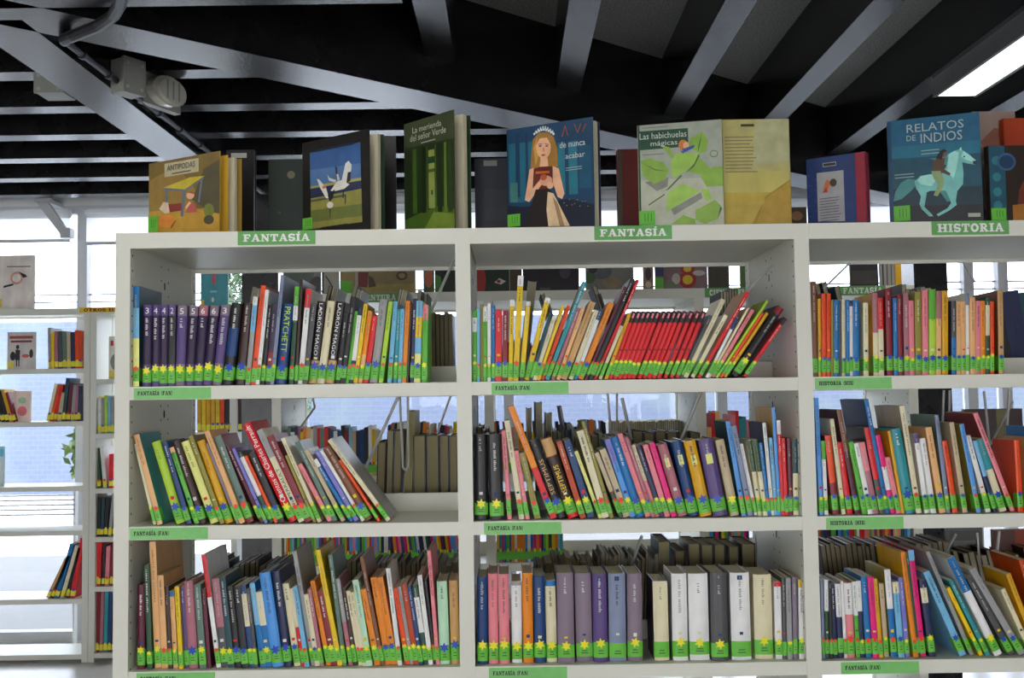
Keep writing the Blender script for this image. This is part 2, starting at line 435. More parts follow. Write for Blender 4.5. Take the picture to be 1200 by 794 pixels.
# outdoors ---------------------------------------------------------------
struct(MB().box((-40, WY + .1, -.12), (40, 7.6, -.02)).obj('near_ground_outside', M['path']), 'ground along the outside of the windows, toned dark to dim beam reflections')  # dark strip invented to cut the reflections on the beam undersides
struct(MB().box((-40, 7.6, -.12), (-.9, 60, -.02)).obj('ground_outside', M['pave']), 'bright pale paving of the yard outside, on the left')  # kept pale so the left rafters reflect brightly
struct(MB().box((-.9, 7.6, -.12), (40, 60, -.02)).obj('right_ground_outside', M['path']), 'yard ground outside on the right, toned dark to dim rafter reflections')  # dark piece added so the right rafters reflect less
fac = MB().box((-30, 14, -.02), (30, 14.3, 2.75)).obj('wall_outside', M['facade'])
struct(fac, 'blue grey brick wall across the yard')
rnd = random.Random(5)
def bush(x, y, z0, h, r, n, ls, label, name='tree'):
    t = empty(name, (x, y, -.02))
    tag(t, label, 'tree' if name == 'tree' else 'plant')
    MB().tube([(0, 0, 0), (.03, 0, h * .5), (-.02, .03, h * .8)], max(.012, r * .06), 6).obj('trunk', M['bark'], t)
    mb = MB()
    for i in range(n):
        a = rnd.uniform(0, 6.28); rr = r * math.sqrt(rnd.random()); z = z0 + (h - z0) * rnd.random()
        k = math.sin(math.pi * min(1, max(.12, (z - z0) / (h - z0)))) ** .5
        c = Vector((math.cos(a) * rr * k, math.sin(a) * rr * k, z))
        u = Vector((rnd.gauss(0, 1), rnd.gauss(0, 1), rnd.gauss(0, 1))).normalized() * ls
        v = u.orthogonal().normalized() * ls * .45
        mb.face([c - u, c + v, c + u, c - v])
    f = mb.obj('foliage', M['leaf' if name == 'tree' else 'leaf_light'], t); f['kind'] = 'stuff'
bush(-3.3, 11.5, .8, 3.4, .9, 6000, .05, 'leafy green tree in the yard seen above the leaning left books')
bush(-3.0, 5.0, .95, 1.5, .11, 110, .045, 'small yellow green sapling outside the left window', 'sapling')
# white radiator grille along the windows
rad = empty('radiator', (-3.9, WY - .13, .0))
tag(rad, 'long white slatted convector along the foot of the left windows', 'radiator')
for k in range(6):
    MB().box((-1.9, -.02, .79 + k * .028), (1.43, .02, .798 + k * .028)).obj('slat', M['radiator'], rad)
for x in (-1.9, 1.42):
    MB().box((x, -.02, .0), (x + .012, .02, .938)).obj('leg', M['radiator'], rad)

# ------------------------------------------------------------------ lamps and ceiling fittings
def fluorescent(x, y0, y1, z, label):
    t = empty('fluorescent_lamp', (x, (y0 + y1) / 2, z))
    tag(t, label, 'lamp', 'ceiling fluorescent lamps')
    hy = (y1 - y0) / 2
    h = MB(); h.box((-.075, -hy, .012), (.075, hy, .075)); h.box((-.085, -hy - .01, -.004), (-.072, hy + .01, .075)); h.box((.072, -hy - .01, -.004), (.085, hy + .01, .075))
    h.obj('housing', M['housing'], t)
    MB().box((-.072, -hy, -.002), (.072, hy, .012)).obj('diffuser', M['diffuser'], t)
    ld = bpy.data.lights.new('tube_light', 'AREA'); ld.shape = 'RECTANGLE'; ld.size = .13; ld.size_y = y1 - y0; ld.energy = LAMP_POWER
    ld.color = (1, .97, .90)
    lo = bpy.data.objects.new('tube_light', ld); COL.objects.link(lo); lo.parent = t; lo.location = (0, 0, -.012)
    return t
fluorescent(1.845, .05, 1.49, 2.585, 'bright fluorescent lamp between the rafters at the right')
for i, (x, y) in enumerate([(-.4, -.9), (-2.7, -.9), (1.845, -2.2), (-.4, -3.2), (-2.7, -3.2), (4.1, -1.6), (4.1, .6)]):  # unseen lamps added to brighten the room and shelf fronts
    fluorescent(x, y - .72, y + .72, 2.585, 'ceiling fluorescent lamp %s, unseen, added for room light' % ['above the near aisle', 'above the left aisle', 'behind the right lamp', 'over the photographer', 'left behind the photographer', 'far right', 'far right by the windows'][i])

def at_z(x, y, Z):
    d = ray(x, y)
    return CAM + d * ((Z - CAM.z) / d.z)
c0, c1 = at_z(76, 48, 2.535), at_z(245, 178, 2.56)
cd = MB().tube([at_z(146, -20, 2.495), at_z(141, 4, 2.495), at_z(133, 18, 2.495), at_z(116, 30, 2.495), at_z(86, 42, 2.495), at_z(76, 46, 2.50), c0], .017, 10)
cd.tube([c0, c1, c1 + (c1 - c0) * .9], .0105, 8)
def cpt(f): return c0.lerp(c1, f)
tag(cd.obj('conduit', M['conduit']), 'thin black cable conduit running along the ceiling beam to the windows', 'conduit')
for f_ in (.08, .22, .55, .72, .9):
    p_ = cpt(f_)
    MB().tube([p_, p_ + (c1 - c0).normalized() * .018], .016, 8).obj('conduit_clip', M['conduit'], bpy.data.objects['conduit'])
def jbox(loc, s, label, name='junction_box'):
    t = empty(name, loc); tag(t, label, 'electrical box')
    MB().box((-s[0], -s[1], -s[2]), (s[0], s[1], s[2])).obj('body', M['plastic'], t)
    MB().box((-s[0] * 1.06, -s[1] - .012, -s[2] * 1.06), (s[0] * 1.06, -s[1], s[2] * 1.06)).obj('lid', M['plastic'], t)
    for dx in (-.7, .7):
        for dz in (-.7, .7):
            MB().tube([(dx * s[0], -s[1] - .012, dz * s[2]), (dx * s[0], -s[1] - .016, dz * s[2])], .006, 8).obj('screw', M['wire'], t)
    return t
pj = cpt(.30)
jb = jbox((pj.x + .02, pj.y, pj.z + .02), (.042, .03, .058), 'grey junction box on the conduit beside the beam')
jb.rotation_euler = (0, 0, math.radians(58))
jb2 = jbox((-1.53, 1.28, 2.60), (.05, .05, .035), 'small grey junction box hanging left of the beam')
pe = cpt(.50)
el = empty('emergency_light', (pe.x + .05, pe.y - .02, pe.z + .05)); tag(el, 'oval emergency light with cloudy lens next to the junction box', 'lamp')
el.rotation_euler = (0, 0, math.radians(66))
MB().box((-.095, 0, -.06), (.095, .03, .06)).obj('base', M['plastic'], el)
pf = [(.088 * math.cos(math.radians(a)), .055 * math.sin(math.radians(a))) for a in range(0, 360, 20)]
lm = MB(); lm.prism(pf, 'y', -.035, 0); lm.prism([(a * .8, b * .8) for a, b in pf], 'y', -.05, -.035)
lm.obj('lens', M['lens'], el)
for k in (-1, 0, 1):
    MB().box((k * .03 - .003, -.053, -.035), (k * .03 + .003, -.05, .035)).obj('rib', M['plastic'], el)

# ------------------------------------------------------------------ bookcases
GREEN = rgb(118, 188, 104, 1.15)
SIGN = rgb(98, 160, 88, 1.15)
INK = (0.02, 0.02, 0.02, 1)
WHITE = (0.85, 0.85, 0.82, 1)
def bookcase(root, xs, y0, shelves, ztop, depth=.5036, double=True, holes=True, hole_panels=()):
    """xs: upright centres; parts parented to root (which sits at the world origin rotation)"""
    ox, oy, oz = root.location
    def put(mb, name, material=M['metal']):
        return mb.obj(name, material, root)
    y1 = y0 + depth
    for i, x in enumerate(xs):
        mb = MB()
        mb.box((x - .0145 - ox, y0 + .012 - oy, .0), (x + .0145 - ox, y1 - .012 - oy, ztop - .001))
        for yy in (y0, y1 - .03):
            mb.box((x - .0175 - ox, yy - oy, .0), (x + .0175 - ox, yy + .03 - oy, ztop))
        p = put(mb, 'upright_panel')
        if i in hole_panels:
            hb = MB()
            for s in (-1, 1):
                xx = x + s * .0147 - ox
                for yy, xo in ((y0 + .015, .003), (y0 + .225, 0), (y0 + .279, 0), (y1 - .015, .003)):
                    z = .12
                    while z < ztop - .03:
                        r = .0032; xq = xx + s * xo
                        hb.face([(xq, yy - oy + r * math.cos(a), z + r * math.sin(a)) for a in [k * math.pi / 3 for k in range(6)]])
                        z += .0357
                for z in [ztop - .10 - .33 * k for k in range(5)]:
                    hb.box((xx - .0002, y0 + .247 - oy, z - .009), (xx + s * .0006, y0 + .253 - oy, z + .009))
            h = hb.obj('peg_holes', M['hole'], p); h['kind'] = 'stuff'
    made = {}
    for m in range(len(xs) - 1):
        a, b = xs[m] + .0150 - ox, xs[m + 1] - .0150 - ox
        # top board with folded front and rear lips
        pr = [(y0 - .001, ztop), (y1 + .001, ztop), (y1 + .001, ztop - .037), (y1 - .012, ztop - .037), (y1 - .012, ztop - .028), (y0 + .012, ztop - .028), (y0 + .012, ztop - .037), (y0 - .001, ztop - .037)]
        made[m, 'top'] = put(MB().prism([(u - oy, v) for u, v in pr], 'x', xs[m] + .0177 - ox, xs[m + 1] - .0177 - ox), 'top_board')
        for k, z in enumerate(shelves):
            for side in ((0, 1) if double else (0,)):
                if double:
                    pr = [(.002, 0), (.002, -.031), (.014, -.031), (.014, -.012), (.245, -.012), (.245, .045), (.242, .045), (.242, 0)]
                else:
                    pr = [(.002, 0), (.002, -.028), (.014, -.028), (.014, -.012), (depth - .004, -.012), (depth - .004, 0)]
                q = [((y0 + u if side == 0 else y1 - u) - oy, z + v) for u, v in pr]
                made[m, k, side] = put(MB().prism(q, 'x', a, b), 'shelf')
        if double: put(MB().box((a, y0 + .02 - oy, .0), (b, y1 - .02 - oy, .09)), 'plinth')
    return made

case1 = empty('bookcase', (0, 0, 0))
tag(case1, 'long white double-sided metal bookcase in front, three bays full of books', 'bookcase', 'white library bookcases')
X1 = [-.8, 0, .8, 1.6]
parts1 = bookcase(case1, X1, 0.0, SH, ZTOP, hole_panels=(0, 1, 2, 3))
def sign(parent, x0, x1, zc, h, y, text, col=SIGN, ink=WHITE, off=(0, 0, 0), tl=.86, th=.62, slab=True):
    ox, oy, oz = off
    s = MB().box((x0 - ox, y - .0018 - oy, zc - h / 2 - oz), (x1 - ox, y - oy, zc + h / 2 - oz)).obj('sign', M['label'], parent, color=col)
    c = ((x0 + x1) / 2 - ox, y - .0026 - oy, zc - oz)
    L = block_letters(text, (x1 - x0) * tl, h * th).mesh('sign_lettering', M['print'])
    link('sign_lettering', L, s, c, ink)
    return s
for m, (a, b, ya, yb, txt) in enumerate([(278.5, 369.5, 271.5, 287, 'FANTASÍA'), (696.5, 787.5, 265, 281.5, 'FANTASÍA'), (1092, 1182.5, 257.5, 275, 'HISTORIA')]):
    A = at_y(a, (ya + yb) / 2, -.003); Bp = at_y(b, (ya + yb) / 2, -.003)
    sign(case1, A.x, Bp.x, ZTOP - .0165, .033, -.0012, txt, th=.52 if 'Í' in txt else .6)
def shelf_label(parent, px0, px1, z, y, text, ox=0.0, oy=0.0):
    a = at_y(px0, 450, y).x; b = a + .18
    MB().box((a - ox, y - .0012 - oy, z - .0145), (b - ox, y - oy, z + .0125)).obj('shelf_label', M['label'], parent, color=GREEN)
    me = block_letters(text, .082, .0092).mesh('shelf_label_text', M['print'])
    link('shelf_label_text', me, parent, (a + .009 + .041 - ox, y - .0018 - oy, z), INK)
for m, k, px, txt in [(0, 0, 157, 'FANTASÍA (FAN)'), (0, 1, 153.5, 'FANTASÍA (FAN)'), (0, 2, 162, 'FANTASÍA (FAN)'), (1, 0, 576, 'FANTASÍA (FAN)'), (1, 1, 565, 'FANTASÍA (FAN)'), (1, 2, 568.5, 'FANTASÍA (FAN)'), (2, 0, 955, 'HISTORIA (HIS)'), (2, 1, 963, 'HISTORIA (HIS)'), (2, 2, 975, 'FANTASÍA (FAN)')]:
    shelf_label(parts1[m, k, 0], px, px, SH[k] - .0155, .0018, txt)

Y2 = 1.46
case2 = empty('bookcase', (0.028, Y2, 0))
tag(case2, 'second white double-sided bookcase standing behind the front one', 'bookcase', 'white library bookcases')
X2 = [-.771, .028, .827, 1.627]
parts2 = bookcase(case2, X2, Y2, SH, ZTOP, hole_panels=(0, 2, 3))
for a, b, txt in [(413, 468, 'AVENTURA'), (826, 900, 'CIENCIA FICCION'), (984, 1038, 'FANTASÍA')]:
    A = at_y(a, 350, Y2); Bp = at_y(b, 350, Y2)
    sign(case2, A.x, Bp.x, ZTOP - .018, .035, Y2 - .0012, txt, off=tuple(case2.location))

WCY = 3.43
SH3 = [1.646, 1.346, .981, .732, .352, .045]
case3 = empty('bookcase', (-2.70, WCY, 0))
tag(case3, 'open white bookcase against the windows at the left edge', 'bookcase', 'white library bookcases')
bookcase(case3, [-3.10, -2.296], WCY, SH3, 1.99, depth=.27, double=False)
SH4 = [1.583, 1.274, .966, .694, .418, .05]
case4 = empty('bookcase', (-1.88, WCY, 0))
tag(case4, 'white bookcase with yellow top sign, half hidden behind the front one', 'bookcase', 'white library bookcases')
bookcase(case4, [-2.259, -1.46], WCY, SH4, 1.99, depth=.27, double=False)
sign(case4, -2.34, -1.98, 1.978, .030, WCY - .0015, 'OTROS IDIOMAS', col=rgb(235, 180, 40, 1.3), ink=rgb(120, 30, 20), off=tuple(case4.location))

# ------------------------------------------------------------------ books
PAL = {  # colour codes: colour as it looks in the room, plain name
 'pur': ((92, 74, 126), 'purple'), 'dpu': ((52, 36, 70), 'dark purple'), 'blk': ((34, 33, 36), 'black'), 'dbr': ((66, 45, 40), 'dark brown'),
 'brn': ((128, 84, 60), 'brown'), 'nav': ((38, 46, 84), 'navy'), 'dbl': ((32, 66, 118), 'dark blue'), 'blu': ((42, 112, 172), 'blue'),
 'lbl': ((122, 178, 212), 'light blue'), 'sky': ((92, 150, 215), 'sky blue'), 'tea': ((58, 142, 152), 'teal'), 'dte': ((34, 74, 84), 'dark teal'), 'grn': ((92, 172, 62), 'green'),
 'lim': ((168, 202, 74), 'lime green'), 'dgn': ((42, 82, 56), 'dark green'), 'ggr': ((98, 122, 112), 'grey green'), 'oli': ((142, 132, 62), 'olive'),
 'yel': ((226, 188, 48), 'yellow'), 'gol': ((206, 158, 54), 'golden'), 'ora': ((238, 134, 54), 'orange'), 'ror': ((226, 84, 50), 'orange red'),
 'red': ((206, 50, 54), 'red'), 'dre': ((134, 38, 48), 'dark red'), 'mar': ((98, 34, 54), 'maroon'), 'pnk': ((236, 134, 142), 'pink'),
 'hpk': ((226, 54, 122), 'hot pink'), 'mau': ((166, 108, 118), 'mauve'), 'pea': ((242, 174, 124), 'peach'), 'crm': ((216, 208, 176), 'cream'),
 'wht': ((228, 228, 224), 'white'), 'gry': ((152, 152, 152), 'grey'), 'dgy': ((82, 82, 84), 'dark grey'), 'tan': ((194, 154, 104), 'tan'),
 'mng': ((128, 114, 128), 'mauve grey'), 'lav': ((122, 122, 192), 'lavender'), 'bgr': ((126, 136, 160), 'blue grey'), 'mnt': ((182, 216, 188), 'mint green'),
 'pyl': ((232, 226, 144), 'pale yellow'), 'rst': ((176, 74, 40), 'rust'), 'bei': ((188, 172, 142), 'beige'),
}
BK = 1.12
def pc(code):
    c = rgb(*PAL[code][0], BK)
    g = sum(c[:3]) / 3
    return tuple(max(.004, min(.85, (g + (v - g) * 1.12) * (.72 + .28 * min(1, g * 4)))) for v in c[:3]) + (1.0,)
LABEL_GREEN = rgb(104, 192, 62, 1.02)
LABEL_YELLOW = rgb(228, 205, 60, 1.3)
STAR = {'y': (rgb(245, 205, 20, 1.35), 'yellow'), 'b': (rgb(25, 60, 165, 1.3), 'blue'), 'r': (rgb(215, 50, 30, 1.35), 'red')}
PAGE = rgb(200, 192, 165, 1.15)

def star_mesh(n=5, inner=.45):
    mb = MB()
    pts = []
    for i in range(2 * n):
        a = math.pi / 2 + i * math.pi / n; r = 1 if i % 2 == 0 else inner
        pts.append((r * math.cos(a), 0, r * math.sin(a)))
    mb.face(pts)
    return mb.mesh('star_sticker', M['label'])
STAR_ME = star_mesh(6, .5)
def scribble(seed, n):
    r = random.Random(seed); mb = MB(); z = .5
    for word in range(3):
        k = r.randint(3, 6)
        for i in range(n * k // 5):
            w = r.uniform(.018, .03); hh = r.uniform(.6, 1.0)
            mb.face([(-.5, 0, z), (-.5 + hh, 0, z), (-.5 + hh, 0, z - w), (-.5, 0, z - w)])
            z -= w + .012
            if z < -.46: break
        z -= .03
        if z < -.46: break
    return mb.mesh('spine_title', M['print'])
SCRIB = [scribble(s, n) for s, n in ((1, 5), (2, 7), (3, 4), (4, 8), (5, 6), (6, 3))]

def spine_profile(t, b, off=0.0, n=6):
    pts = []
    for i in range(n + 1):
        s = i / n
        pts.append((-off + s * (t + 2 * off), b * abs(2 * s - 1) ** 2.6 - off))
    return pts
def cover_mb(t, h, d, b, c):
    outer = [(0, d)] + spine_profile(t, b) + [(t, d)]
    inner = [(t - c, d)] + [(min(max(x, c), t - c), y + c) for x, y in reversed(spine_profile(t, b))] + [(c, d)]
    mb = MB(); k = len(outer); n = 0
    inn = list(reversed(inner))
    V = []
    for z in (0, h):
        V += [(x, y, z) for x, y in outer]
        V += [(x, y, z) for x, y in inn]
    mb.v = V
    def F(*q): mb.f.append(list(q)); mb.c.append(None)
    for i in range(k - 1):
        F(i, i + 1, 2 * k + i + 1, 2 * k + i)                      # outside
        F(k + i + 1, k + i, 3 * k + i, 3 * k + i + 1)              # inside
        F(i + 1, i, k + i, k + i + 1)                              # foot
        F(2 * k + i, 2 * k + i + 1, 3 * k + i + 1, 3 * k + i)      # head
    F(0, 2 * k, 3 * k, k); F(k - 1, 2 * k - 1, 4 * k - 1, 3 * k - 1)
    return mb
def wrap_mb(t, b, z0, z1, side, off):
    pr = [(-off, side)] + spine_profile(t, b, off) + [(t + off, side)]
    mb = MB()
    for (xa, ya), (xb_, yb) in zip(pr, pr[1:]):
        mb.face([(xa, ya, z0), (xb_, yb, z0), (xb_, yb, z1), (xa, ya, z1)])
    return mb
def lum(c):
    return .3 * c[0] + .6 * c[1] + .1 * c[2]

def make_book(name, t, h, d, spec, star, opt, rng, label_col=LABEL_GREEN, lz=(.010, .043), detail=True):
    """a book standing upright, spine towards -Y, left bottom spine corner at its origin"""
    t = max(t, .0026)
    segs = []
    for s in spec.split(','):
        code = s[:3]; fr = float(s[3:]) if len(s) > 3 else None
        segs.append((code, fr))
    base = segs[-1][0]
    hard = t > .017
    c = min(.0024 if hard else .0009, t * .2); b = min(t * .16, .0045) if hard else min(.10 * t, .001)
    root = empty(name)
    root.rotation_mode = 'XYZ'
    cov = opt.get('c', base)
    cover_mb(t, h, d, b, c).obj('cover', M['cover'], root, color=pc(cov))
    ins = .003 if hard else .0006
    MB().box((c, c + b, ins), (t - c, d - (.004 if hard else .0008), h - ins)).obj('pages', M['pages'], root, color=PAGE)
    if cov != base:
        wrap_mb(t, b, .0004, h - .0004, b + .0012, .00015).obj('spine', M['cover'], root, color=pc(base))
    z = h
    for code, fr in segs[:-1]:
        z2 = z - h * fr
        wrap_mb(t, b, max(z2, .0005), z - .0005, b + .001, .00022).obj('spine_band', M['cover'], root, color=pc(code))
        z = z2
    if not detail:
        return root, base
    if star != 'n':
        z0, z1 = lz[0] + rng.uniform(-.003, .003), lz[1] + rng.uniform(-.004, .004)
        lb = wrap_mb(t, b, z0, z1, min(.02, d * .3), .00035).obj('shelf_mark_label', M['label'], root, color=label_col)
        if t > .0085:
            for k, dz in enumerate((.42, .25)):
                w = t * (.34 if k == 0 else .42)
                MB().box((t / 2 - w / 2, -.0009, z0 + (z1 - z0) * dz), (t / 2 + w / 2, -.0007, z0 + (z1 - z0) * dz + .0022)).obj('label_print', M['print'], lb, color=(.05, .12, .03, 1))
        if star in STAR:
            r = min(.0125, max(t * .62, .0045))
            st = link('star_sticker', STAR_ME, root, (t / 2, -.0014, z1 - .002), STAR[star][0])
            sx = min(r, t * .55)
            st.scale = (sx, 1, r if t > .012 else .006)
            st.rotation_euler = (0, rng.uniform(-.25, .25), 0)
    bc = pc(base)
    ink = (.75, .74, .70, 1) if lum(bc) < .25 else (.06, .05, .06, 1)
    if 'ic' in opt: ink = pc(opt['ic'])
    if 'T' in opt:
        mode, s, f0, f1, wd = opt['T']
        me = text_mesh(s, h * (f1 - f0), t * wd, mode, 'spine_title')
        link('spine_title', me, root, (t / 2, -.0011, h * (f0 + f1) / 2), ink)
    elif t > .008 and 'q' not in opt:
        o = link('spine_title', SCRIB[rng.randrange(len(SCRIB))], root, (t / 2, -.0009, .045 + (h - .045) * .54), ink)
        o.scale = (min(t * rng.uniform(.22, .34), .0065), 1, (h - .05) * rng.uniform(.55, .8) * (.86 if 'num' in opt else 1))
        if 'num' in opt: o.location.z -= .012
        k = rng.uniform(.45, .9)
        if 'num' in opt: k = .9; o.scale.x = t * .36; o.scale.z = h * .5; ink = (.6, .58, .6, 1)
        o.color = tuple(ink[i] * k + bc[i] * (1 - k) for i in range(3)) + (1,)
    if 'num' not in opt and 'q' not in opt and t > .0055:
        r = rng.random()
        if r < .55:          # author line near the head
            o = link('spine_author', SCRIB[rng.randrange(len(SCRIB))], root, (t / 2, -.0009, h * rng.uniform(.86, .92)), tuple(.65 * ink[i] + .35 * bc[i] for i in range(3)) + (1,))
            o.scale = (min(t * .26, .004), 1, h * .12)
        if r > .35 and t > .007 and star != 'n':         # publisher's mark above the shelf label
            w_ = min(t * .5, .008); z_ = .056 + rng.uniform(0, .006)
            MB().box((t / 2 - w_ / 2, -.0008, z_), (t / 2 + w_ / 2, -.0006, z_ + w_ * rng.uniform(.5, 1.1))).obj('publisher_mark', M['print'], root, color=rng.choice([ink, pc('yel'), pc('red'), pc('crm'), pc('dbl')]))
    if 'num' in opt:
        me = text_mesh(opt['num'], t * .45, .014, 'h', 'volume_number')
        link('volume_number', me, root, (t / 2, -.0012, h - .014), WHITE)
    if 'art' in opt:                     # small printed panels: (x0,x1,f0,f1,code)
        for (x0, x1, f0, f1, code) in opt['art']:
            MB().box((t * x0, -.0008, h * f0), (t * x1, -.0006, h * f1)).obj('spine_emblem', M['print'], root, color=pc(code))
    return root, base

# transcription of the shelves: left px of spine foot, width px, left px of spine head, y px of head, colours from the top, star
ROWS = {}
ROWS[0, 0] = '''154.2 7 154.4 335 blu.22,lbl.3,pyl r c=dte;166.5 10 168 357 pur.13,dpu.6,pur y num3;176.8 9.6 177.7 357 pur.13,dpu.6,pur y num4;186.5 9.6 187.7 357 pur.13,dpu.6,pur y num4;196.7 8 198 357 pur.13,blk.6,pur y num2;205 11 208.3 357.5 mng.13,pur.6,mng y num5;216 10.5 221.7 357.5 mng.13,dpu.6,pur y num5;226.8 10.4 233.8 357 mau.13,dpu.6,pur y num6;237.5 10.3 246.5 357 mng.13,dpu.6,pur y num6;248.2 11 259.3 356.5 mng.13,pur.6,mng y num3
260.5 12.2 271.7 354 blk.3,dbl.35,blk b;274.2 12 283.6 354.5 dbr b;286.8 5.6 296.3 347 wht.1,lbl.3,gry r;293.4 6 305.7 334 ror -;299.4 4.6 311 339 wht r;304.8 5 314.5 357 blk y;310.8 6 319.3 355 dpu.6,dre.3,dpu b;316.6 4.5 329 322 bgr y;322.3 12.8 332 355 dbl b PRAT;335.8 5.4 343 335 grn.2,wht.15,dgn r;341.5 3.6 348.2 327 dbr -;345 6.6 355 338 red.2,wht r;351.5 6 362.6 356 dgy -;357.5 10.8 368.6 352 blk.72,tan b LADRON;368.6 9.2 381.3 352 crm b;378.2 10.8 392.3 352 blk.72,tan b LADRON
391 6.2 401 366 blk b;397.6 6 411.2 347 blk b;403.4 4.6 414.6 364 grn r;408.5 5 419.7 360 nav.1,wht.6,nav r;413.9 5 426.5 355.6 yel r;419.2 5.6 431 364 ora.6,pea y;425.2 6.6 436 369.5 red b;433 9.8 445 349.6 gry b;443.5 5.4 455.4 352.7 lim r;453.2 5.6 460.5 352.7 lbl r;459.7 4.6 464.8 362 tea y;464.9 4.8 468.7 361.5 lbl r;470.2 5.6 475 352 ora r;475.9 2.6 480.5 356 dbr n;478.6 5.3 481.8 349.6 nav b;484.3 7.4 487.2 352 lbl.2,yel.25,lbl.2,pyl b;492.8 7 494.5 356.5 pnk.2,grn y'''
ROWS[0, 1] = '''552.3 5.7 552.3 363.4 grn.1,wht.2,grn y;558.3 3.6 558.4 361 lbl r;562.4 3.9 562.2 356 oli n;566.6 4.4 566.4 359 wht.2,grn y;571.3 4.2 571.2 355 wht y;576 4.3 576 357.5 blu y;580.4 8 580.8 362.6 red b;588.7 6.6 589.3 363.4 dre b;595.4 5.4 597.8 350.7 wht.08,yel -;600.8 7 607 322.6 wht.1,yel r;608.5 5.6 616.8 352.4 wht.06,yel.75,dbr -;613 6.4 639 348 wht.06,yel -;618.6 4 643 364 dte -;622 5.2 645.7 370 crm b;628 4.2 657.6 358 yel r;632.4 5.2 664.4 357.5 ror r;638.6 5.6 683.7 329.4 tea r c=brn;645.5 5.1 677 360 mau r;651 5.1 681 360 pea r;656.8 8.2 692 352.4 tan b;666.4 6 697.3 362.6 crm r;672.4 4.6 703.2 361.7 dbl.15,wht.6,blu r;676.8 7.6 714.3 353.7 ora b;685 3.8 732 335.4 mar r;689 6.2 739.8 325.5 blk r;695 4.6 746.6 327 red r;700 4.4 726 381 crm -;704.4 4.6 733 366 gol y'''
_red = [739.8, 746.6, 752.5, 759.3, 767, 773, 780.5, 786.6, 792.5, 797.5, 804.6, 812.2, 819.9, 826.7]
ROWS[0, 1] += ''.join(';%.1f 5.6 %.1f 364 blk.17,red y RS' % (c - 2.8 - 29.5 - .25 * i, c - 2.8) for i, c in enumerate(_red))
ROWS[0, 1] += ''';794.4 5.4 830 368.5 dgy y;801 6 846.5 350 crm y;809.5 5.6 850 368.5 crm y;817.5 5.2 876 341.4 red y c=tan;824 5 860.5 371 dbl.2,wht y;828.5 4.4 875 360 crm y;831.5 6.2 879.4 362 pnk y;837.5 4.6 898 351.5 lim y;842 5.2 891.8 366 ror y;847 4.6 898 366 gol y;858 11 914 359 dre.1,blk y VAMP;871 5.6 920 372 blk.12,red y'''
ROWS[0, 2] = '''952.6 6 950.6 329.5 brn - c=dte;959 4 958.3 349.7 gol y;963.6 5 963 343.5 ror b;968.8 5 968.8 343.5 ror b;974.2 2.8 974 351 oli n;977.2 6 977.3 351 blu b;983.5 3 983.3 352 dgy n;986.9 4.2 986.6 350.6 crm b;991.3 4.2 991 351 blu b;995.7 4.2 995.2 351.5 nav.08,wht b;1000.2 7.2 999.7 351 blu b;1012.4 6 1011.6 354.5 crm y;1024 6.2 1022.3 343 mau.48,crm y c=gol;1030.4 6.2 1028.8 349 red.4,crm y;1040 7 1037.6 338 dre b;1047.8 5.2 1046.4 349 blu b;1053.4 5.2 1051.5 345.5 dre b;1060.2 6.6 1058.3 343 mau y;1066.6 5.9 1064.8 351.8 pnk y
1073.2 7.8 1072 342 oli b MISER;1081.4 7.2 1080.6 340 pnk b;1089 8.2 1088.8 338.7 grn.35,lim b;1097.6 6 1097.3 340.7 mau.33,pea b;1104 7.6 1104 340.4 gol b;1115.6 5.4 1115.2 352 dgy.5,blu b c=nav;1121.2 5.6 1120.8 352.8 pea b;1127 5.3 1126.2 352.8 pea b;1132.6 4 1131.7 343 bgr.15,wht -;1137.2 6.2 1136.5 348 pea b;1143.6 5.6 1143.5 352.3 pnk y;1149.8 5.5 1149.2 352.3 ora y;1155.6 4.9 1155.1 348 dgn.1,crm.4,dgn y;1161 4.6 1160.7 352.8 ror y;1170.8 6.3 1169.2 340 tan b c=brn'''
ROWS[1, 0] = '''177.3 3.6 154.6 520 crm y;184.4 6.6 156.5 509.7 pea r c=tea;206.4 10.4 177.3 518.5 lim b;218.4 6.4 189 517.6 dbl b;225.7 6 195.5 524.7 pea.07,grn y;233 9.6 201 517.6 dbr b;245.3 10.4 210.3 518.5 pyl b;258 6 220.5 511.5 oli r;264.4 10 230.3 517.6 gol b;276.6 3.6 240 520 mng -;281 7 239 506 pea r;289.4 9.4 250.5 512 ggr.8,dre r;305 5.2 264.5 523 mar y;310.4 4.2 271.5 526 lav b;314.4 5.6 277 530.5 dgn.07,wht.55,dgn b;319.8 4.6 283.5 535 ror y;324.6 8.6 289.4 531 blk b EMMANUEL;334.6 11.4 279 498 red y CUENTOS;346.4 8.4 296.5 505 gry.3,crm r PERRAULT;355.4 9.6 309.7 512 dre r;365.6 4 332 534 oli -;370 5.4 326.5 514 crm y;376.4 6.4 340.6 545 pnk y;383.6 6.6 338.8 518.5 ggr y;390.8 6 347 528 bei y;397.4 5.2 354.7 539 wht.12,blu y;403.6 6.6 356.5 529 lav y;411 4.6 362 529 wht r;416.6 11 367 526 brn b;429.2 4.2 383 540 ror r;441 6.6 371.5 516.5 crm r c=gry'''
